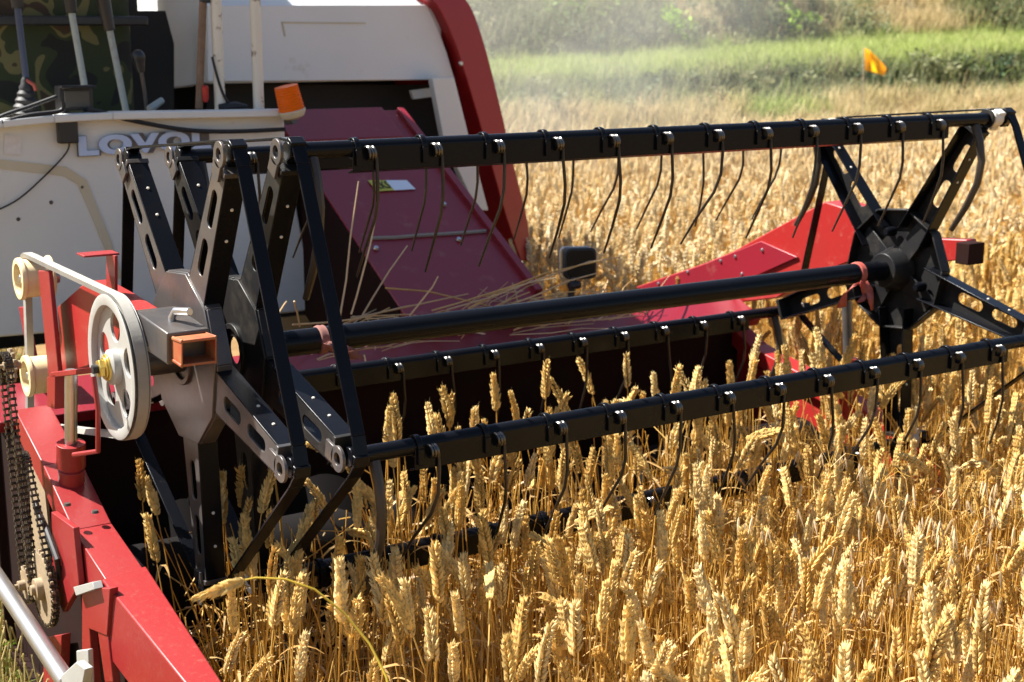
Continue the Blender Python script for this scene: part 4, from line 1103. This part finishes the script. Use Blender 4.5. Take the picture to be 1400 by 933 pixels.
# wild oats among the crop
def oat(x, y, h, seed, az, spread):
    r = random.Random(seed); pts = []; p = Vector((x, y, 0)); e = r.uniform(0.0, 0.08)
    for i in range(12):
        pts.append(p.copy()); p = p+Vector((math.sin(e)*math.cos(az), math.sin(e)*math.sin(az), math.cos(e)))*(h/12); e += 0.012+(0.10*spread if i > 7 else 0)
    s = MB(); stem_mesh(s, pts, 0.0016, 0.0006, 5)
    st = s.build('wild_oat', stem_m, None, 0, True); w = MB()
    for i in range(6, 12):
        for k in range(4):
            b = pts[i].lerp(pts[min(i+1, 11)], r.random()); a2 = r.gauss(az, 1.3); L_ = r.uniform(0.03, 0.10)
            q = [b, b+Vector((math.cos(a2)*L_*.5, math.sin(a2)*L_*.5, L_*.45)), b+Vector((math.cos(a2)*L_*.9, math.sin(a2)*L_*.9, L_*.35)), b+Vector((math.cos(a2)*L_, math.sin(a2)*L_, L_*.1))]
            w.tube(q, 0.00045, 3, 0, caps=False); sd = Vector((-math.sin(a2), math.cos(a2), 0)); pl = r.uniform(0.018, 0.027)
            out = Vector((math.cos(a2), math.sin(a2), 0))
            for j in (-1, 1):
                dn = Vector((0, 0, -1))+sd*(j*r.uniform(0.08, 0.35))+out*r.uniform(-.1, .35)
                floret(w, q[-1], dn, out, pl*1.25, 0.0048, 1, 0.3)
    w.build('panicle', [stem_m, oat_m], st, 0, False); return st
OATS = [(1115, 620, 0.80, 'wild oat panicle spilling pale husks just left of the lower spoke of the far spider'), (1185, 600, 0.86, 'tall wild oat arching over the crop below the far spider'), (1240, 630, 0.84, 'wild oat with long pale husks hanging right of the far spider foot'),
        (1290, 690, 0.8, None), (1320, 600, 0.82, None), (1090, 655, .78, None), (1380, 640, .82, None)]
for i, (px, py, h, lab) in enumerate(OATS):
    h += 0.05; p = at(px, py, Z=h-0.03); o = oat(p.x, p.y, h, i+3, W.uniform(2.6, 4.4) if i % 3 else W.uniform(-1, 1), W.uniform(.8, 1.5))
    tag(o, lab or 'wild oat with loose pale husks scattered among the wheat right of the reel', 'wild oat', 'wild oats among the wheat')

# stubble on the cut side, chaff in the trough
src_st = bpy.data.collections.new('stubble_source')
for i in range(4):
    r = random.Random(i+300); mb = MB()
    for k in range(14):
        b = Vector((r.uniform(-.08, .08), r.uniform(-.08, .08), 0)); tp_ = b+Vector((r.gauss(0, .03), r.gauss(0, .03), r.uniform(0.10, 0.2)))
        mb.tube([b, tp_], [0.0022, 0.0018], 4, 0, caps=False)
    for k in range(5):
        b = Vector((r.uniform(-.1, .1), r.uniform(-.1, .1), 0.01+0.03*r.random())); a = r.uniform(0, 6.28)
        mb.tube([b, b+Vector((math.cos(a), math.sin(a), r.uniform(-.05, .25)))*r.uniform(.08, .2)], 0.0018, 4, 0, caps=False)
    for k in range(6 if i % 2 else 2): make_leaf(mb, Vector((r.uniform(-.08, .08), r.uniform(-.08, .08), 0)), r.uniform(0, 6.28), r.uniform(.1, .22), .008, 1.2, r, 1)
    o = bpy.data.objects.new('stubble_tuft', mb.mesh('stubble_tuft', [stub_m, mat('green_weed', (0.16, 0.26, 0.03), 0.5, transl=0.4)])); src_st.objects.link(o)
pts = []
for i in range(16000):
    x = -4.2+5.0*rnd(); y = -2.4+9.0*rnd()
    if standing(x, y) or (x > -0.02 and y > -0.5 and y < 2): continue
    if x > 0.0 and y < .2: continue
    u, v, z = project((x, y, 0.1))
    if z < .4 or u < -900 or u > 400 or v < 200 or v > 1500: continue
    pts.append((x, y, 0.0))
instancer('stubble', src_st, pts, [(0, 0, rnd()*6.28) for _ in pts], [W.uniform(.8, 1.3) for _ in pts], [W.randrange(4) for _ in pts], 'short cut straw stubble with green weeds on the harvested side', 'stubble')
mb = MB(); r = random.Random(9)
for i in range(2600):
    x = r.uniform(0.1, 2.3); y = r.gauss(0.12, 0.2)
    if y < -0.25 or y > 0.72: continue
    z = 0.16+abs(r.gauss(0, 0.16))*(1-max(0, y)); z = min(z, 0.62)
    a = r.uniform(0, 6.28); e_ = r.gauss(0.2, 0.5); L_ = r.uniform(0.01, 0.05) if i % 6 else r.uniform(0.08, 0.22); d = Vector((math.cos(a)*math.cos(e_), math.sin(a)*math.cos(e_), math.sin(e_)))
    if i % 3: floret(mb, Vector((x, y, z)), d, Vector((0, 0, 1)), min(L_, .02), 0.004, 0)
    else: mb.tube([(x, y, z), Vector((x, y, z))+d*L_], 0.0014, 4, 1, caps=False)
o = mb.build('chaff', [oat_m, stem_m], None, 0, False); tag(o, 'loose chaff and broken straw gathering over the cutter bar under the reel', 'chaff', kind='stuff')

# ================================================================== BANK VEGETATION
def tuft(seed, n, h, spread, w, m, name, lean=0.5):
    r = random.Random(seed); mb = MB()
    for k in range(n):
        b = Vector((r.gauss(0, spread), r.gauss(0, spread), -0.02)); a = r.uniform(0, 6.28); e = abs(r.gauss(0, lean*.5)); L_ = h*r.uniform(.5, 1.1); p = b.copy(); vs = []
        sd = Vector((-math.sin(a), math.cos(a), 0))
        for i in range(4):
            t = i/3; vs += [p-sd*(w/2*(1-t*.85)), p+sd*(w/2*(1-t*.85))]
            p = p+Vector((math.sin(e)*math.cos(a), math.sin(e)*math.sin(a), math.cos(e)))*(L_/3); e += r.uniform(.1, .5)
        mb.add(vs, [(2*i, 2*i+1, 2*i+3, 2*i+2) for i in range(3)])
    return bpy.data.objects.new(name, mb.mesh(name, m))
def gm(name, c1, c2, c3, tr=0.4): return wheat_mat(name, c1, c2, c3, tr, 0.6, 0.2)
dry_m = gm('dry_verge_grass', (0.52, 0.40, 0.20), (0.66, 0.53, 0.30), (0.44, 0.40, 0.18)); green_m = gm('green_grass', (0.25, 0.33, 0.07), (0.36, 0.43, 0.12), (0.50, 0.50, 0.22))
scrub_m = gm('grey_green_scrub', (0.13, 0.17, 0.075), (0.22, 0.25, 0.12), (0.33, 0.30, 0.17)); bright_m = gm('bright_shrub_leaf', (0.30, 0.48, 0.04), (0.38, 0.56, 0.07), (0.44, 0.60, 0.11), 0.45)
dark_m = gm('dark_shrub_leaf', (0.03, 0.06, 0.03), (0.05, 0.09, 0.04), (0.07, 0.11, 0.05), 0.3)
def src(name, objs):
    c = bpy.data.collections.new(name)
    for o in objs: c.objects.link(o)
    return c
s_dry = src('dry_source', [tuft(i, 60, 0.24, 0.11, 0.008, dry_m, 'dry_tuft') for i in range(4)])
s_grn = src('green_source', [tuft(i+10, 70, 0.20, 0.12, 0.009, green_m, 'green_tuft') for i in range(4)])
def leafball(seed, n, R_, size, m, name, sq=0.8):
    r = random.Random(seed); mb = MB(); cl = [(Vector((r.gauss(0, .5), r.gauss(0, .5), r.gauss(0, .4)))*R_, r.uniform(.3, .6)*R_) for _ in range(7)]
    for k in range(n):
        c_, rr = r.choice(cl); v = Vector((r.gauss(0, 1), r.gauss(0, 1), r.gauss(0, 1))).normalized()*(rr*r.random()**.4); p = c_+v; p.z *= sq
        d = Vector((r.gauss(0, 1), r.gauss(0, 1), r.gauss(0, .6))).normalized(); s_ = d.orthogonal().normalized(); s_ = (s_*math.cos(k)+d.cross(s_)*math.sin(k)); L_ = size*r.uniform(.6, 1.3)
        mb.add([p, p+d*L_*.5+s_*L_*.28, p+d*L_, p+d*L_*.5-s_*L_*.28], [(0, 1, 2, 3)])
    return bpy.data.objects.new(name, mb.mesh(name, m))
s_scr = src('scrub_source', [leafball(i, 380, 0.30, 0.05, scrub_m, 'scrub_clump') for i in range(3)]+[tuft(50, 90, 0.5, 0.16, 0.010, scrub_m, 'scrub_tuft')]+[leafball(9, 200, 0.3, 0.06, dark_m, 'dark_clump')])
s_ris = src('riser_source', [leafball(61, 240, 0.20, 0.05, dark_m, 'riser_dark_clump'), leafball(62, 240, 0.20, 0.05, scrub_m, 'riser_clump'), tuft(63, 60, 0.28, 0.12, 0.009, scrub_m, 'riser_tuft')])
G = random.Random(77)
def nz(x, y): return math.sin(x*1.3+y*.7)+math.sin(x*2.9-y*1.9+1.3)+math.sin(x*.6+2.0)+.6*math.sin(x*5.3+y*4)
P1, P2, P3, P4 = [], [], [], []
for i in range(44000):
    y = 8.0+8*G.random(); x = 0.5+33*G.random(); u, v, z = project((x, y, height_bank(x, y)))
    if u < 400 or u > 1900 or v < -80: continue
    zz = height_bank(x, y)-0.02; q = nz(x, y); s_ = math.sin(x*0.55+0.6)*0.22+math.sin(x*1.7)*0.09+math.sin(x*4.1+1)*0.04; yy = y-s_
    if yy < 9.62:
        if G.random() < .55: (P1 if (q < 1.7 or yy < 9.2) and not (x > 12 and q > .6 and yy > 9.35) else P2).append((x, y, zz))
    elif yy < 10.30:
        if G.random() < .8: (P2 if G.random() < .12 else P4).append((x, y, zz))
    elif yy < 12.1: P2.append((x, y, zz))
    else:
        dens = 0.5+0.22*q-(0.3 if 11.5 < x < 17 and q < 0.8 else 0)
        if G.random() < dens: (P3 if G.random() < .62 else (P2 if G.random() < .6 else P1)).append((x, y, zz))
        elif G.random() < .25: P1.append((x, y, zz))
for nm, sc_, pt, k, lab in (('verge_grass', s_dry, P1, 4, 'dry buff grass along the edge of the field'), ('ledge_grass', s_grn, P2, 4, 'fresh green grass along the ledge of the bank'), ('bank_scrub', s_scr, P3, 5, 'grey green scrub over the steep bank'), ('terrace_scrub', s_ris, P4, 3, 'dark tangled growth on the low riser under the ledge')):
    instancer(nm, sc_, pt, [(G.gauss(0, .15), G.gauss(0, .15), G.random()*6.28) for _ in pt], [G.uniform(.7, 1.35) for _ in pt], [G.randrange(k) for _ in pt], lab, 'vegetation')
# shrubs one can tell apart
def shrub(px, py, Y, R_, m, label, seed, size=0.10, sq=1.0):
    p = at(px, py, Y=Y); gz = height_bank(p.x, p.y)
    root = empty('shrub', (p.x, p.y, gz)); tag(root, label, 'shrub')
    o = leafball(seed, 420, R_, size, m, 'foliage', sq); C.objects.link(o); o.parent = root; o.location = (0, 0, max(R_*.8, p.z-gz)); r = random.Random(seed)
    mb = MB()
    for k in range(6):
        a = r.uniform(0, 6.28); mb.tube([(0, 0, -0.05), (R_*.2*math.cos(a), R_*.2*math.sin(a), o.location.z*.6), (R_*.6*math.cos(a), R_*.6*math.sin(a), o.location.z+R_*.4)], [.012, .009, .004], 5)
    w_ = mb.build('stem', bark, root, 0, True)
bark = mat('shrub_bark', (0.10, 0.075, 0.05), 0.9)
shrub(917, 62, 12.3, 0.30, bright_m, 'bright yellow green shrub above the ledge behind the dust', 1)
shrub(770, 60, 12.3, 0.42, gm('pale_shrub_leaf', (0.17, 0.25, 0.05), (0.2, 0.3, 0.07), (0.24, 0.32, 0.1)), 'hazy light green shrub beside the red side cover', 2, 0.08)
shrub(1078, 50, 12.4, 0.22, bright_m, 'small bright green shrub below the dark bush', 3)
shrub(1100, 52, 12.4, 0.15, bright_m, 'smallest bright green shrub, right of the dark bush', 12, .08)
shrub(1292, 28, 12.7, 0.26, bright_m, 'bright green shrub at the foot of the bare bank near the right', 4)
shrub(1325, 20, 12.8, 0.28, bright_m, 'leafier bright green shrub beside the top right of the bank', 5)
shrub(1375, 32, 12.6, 0.30, green_m, 'mid green shrub at the far right of the ledge', 6, 0.09)
shrub(1040, 25, 12.9, 0.75, dark_m, 'large dark green bush on the bank left of the flag', 7, 0.12, 0.8)
shrub(985, 20, 12.9, 0.6, scrub_m, 'grey green bush left of the dark bush', 8, 0.10, 0.8)
shrub(1370, 92, 10.1, 0.35, dark_m, 'dark bush hanging over the lower terrace at the right', 10, 0.08, 0.7)
shrub(1270, 95, 10.1, 0.32, scrub_m, 'dark scrub bush on the lower terrace right of the flag', 11, 0.08, 0.7)
# flag
p0 = at(1182, 118, Y=9.3); p1 = at(1181, 65, Y=9.3); gz = height_bank(p0.x, p0.y)
fl = empty('marker_flag', (p0.x, p0.y, gz)); tag(fl, 'small orange yellow flag on a thin pole at the field edge', 'flag')
def W2(mb, name, m, bevel=0.0):
    o = mb.build(name, m, None, bevel, True); o.parent = fl; o.matrix_parent_inverse = Matrix.Translation(-Vector(fl.location)); return o
W2(MB().tube([(p0.x, p0.y, gz-.05), p1], 0.007, 6), 'pole', mat('pale_stick', (0.45, 0.38, 0.25), 0.7))
mb = MB(); px = [(1182, 66, 1183, 97), (1190, 70, 1192, 99), (1199, 78, 1200, 101), (1207, 87, 1206, 103), (1212, 94, 1209, 103)]; vs = []
for i, (a, b, c_, d_) in enumerate(px):
    yo = 9.3+0.05*math.sin(i*1.9); vs += [at(a, b, Y=yo), at(c_, d_, Y=yo)]
mb.add(vs, [(2*i, 2*i+1, 2*i+3, 2*i+2) for i in range(4)])
o = W2(mb, 'cloth', mat('orange_flag_cloth', (1.0, 0.60, 0.01), 0.7, transl=0.5)); s_ = o.modifiers.new('thick', 'SOLIDIFY'); s_.thickness = 0.003

# dust drifting from the back of the machine
dm = bpy.data.materials.new('drifting_dust'); dm.use_nodes = True
nt = dm.node_tree; N = nt.nodes; Lk = nt.links; N.remove(N['Principled BSDF'])
pv = N.new('ShaderNodeVolumePrincipled'); pv.inputs['Color'].default_value = (0.93, 0.88, 0.78, 1); pv.inputs['Anisotropy'].default_value = 0.35
tc = N.new('ShaderNodeTexCoord'); ln = N.new('ShaderNodeVectorMath'); ln.operation = 'LENGTH'; Lk.new(tc.outputs['Object'], ln.inputs[0])
fo = N.new('ShaderNodeMapRange'); fo.interpolation_type = 'SMOOTHSTEP'; fo.inputs[1].default_value = 1.0; fo.inputs[2].default_value = 0.1; fo.inputs[3].default_value = 0.0; fo.inputs[4].default_value = 1.0
Lk.new(ln.outputs['Value'], fo.inputs[0])
ns = N.new('ShaderNodeTexNoise'); ns.inputs['Scale'].default_value = 3.0; ns.inputs['Detail'].default_value = 3; Lk.new(tc.outputs['Object'], ns.inputs['Vector'])
nm_ = N.new('ShaderNodeMapRange'); nm_.inputs[1].default_value = 0.32; nm_.inputs[2].default_value = 0.68; nm_.inputs[3].default_value = 0.1; nm_.inputs[4].default_value = 1.7; Lk.new(ns.outputs[0], nm_.inputs[0])
mu = N.new('ShaderNodeMath'); mu.operation = 'MULTIPLY'; Lk.new(fo.outputs[0], mu.inputs[0]); Lk.new(nm_.outputs[0], mu.inputs[1])
mu2 = N.new('ShaderNodeMath'); mu2.operation = 'MULTIPLY'; mu2.inputs[1].default_value = 0.13; Lk.new(mu.outputs[0], mu2.inputs[0])
Lk.new(mu2.outputs[0], pv.inputs['Density']); Lk.new(pv.outputs[0], N['Material Output'].inputs['Volume'])
me = bpy.data.meshes.new('dust_cloud'); bm = bmesh.new(); bmesh.ops.create_icosphere(bm, subdivisions=3, radius=1.0); bm.to_mesh(me); bm.free(); me.materials.append(dm)
du = bpy.data.objects.new('dust_cloud', me); C.objects.link(du); p = at(770, 60, Y=6.5); du.location = p; du.scale = (3.4, 2.6, 2.2); du.rotation_euler = (0, 0, 0.4)
tag(du, 'pale cloud of chaff dust drifting over the field behind the machine', 'dust cloud', None, 'stuff')
scene.cycles.volume_step_rate = 2.0; scene.cycles.volume_max_steps = 64
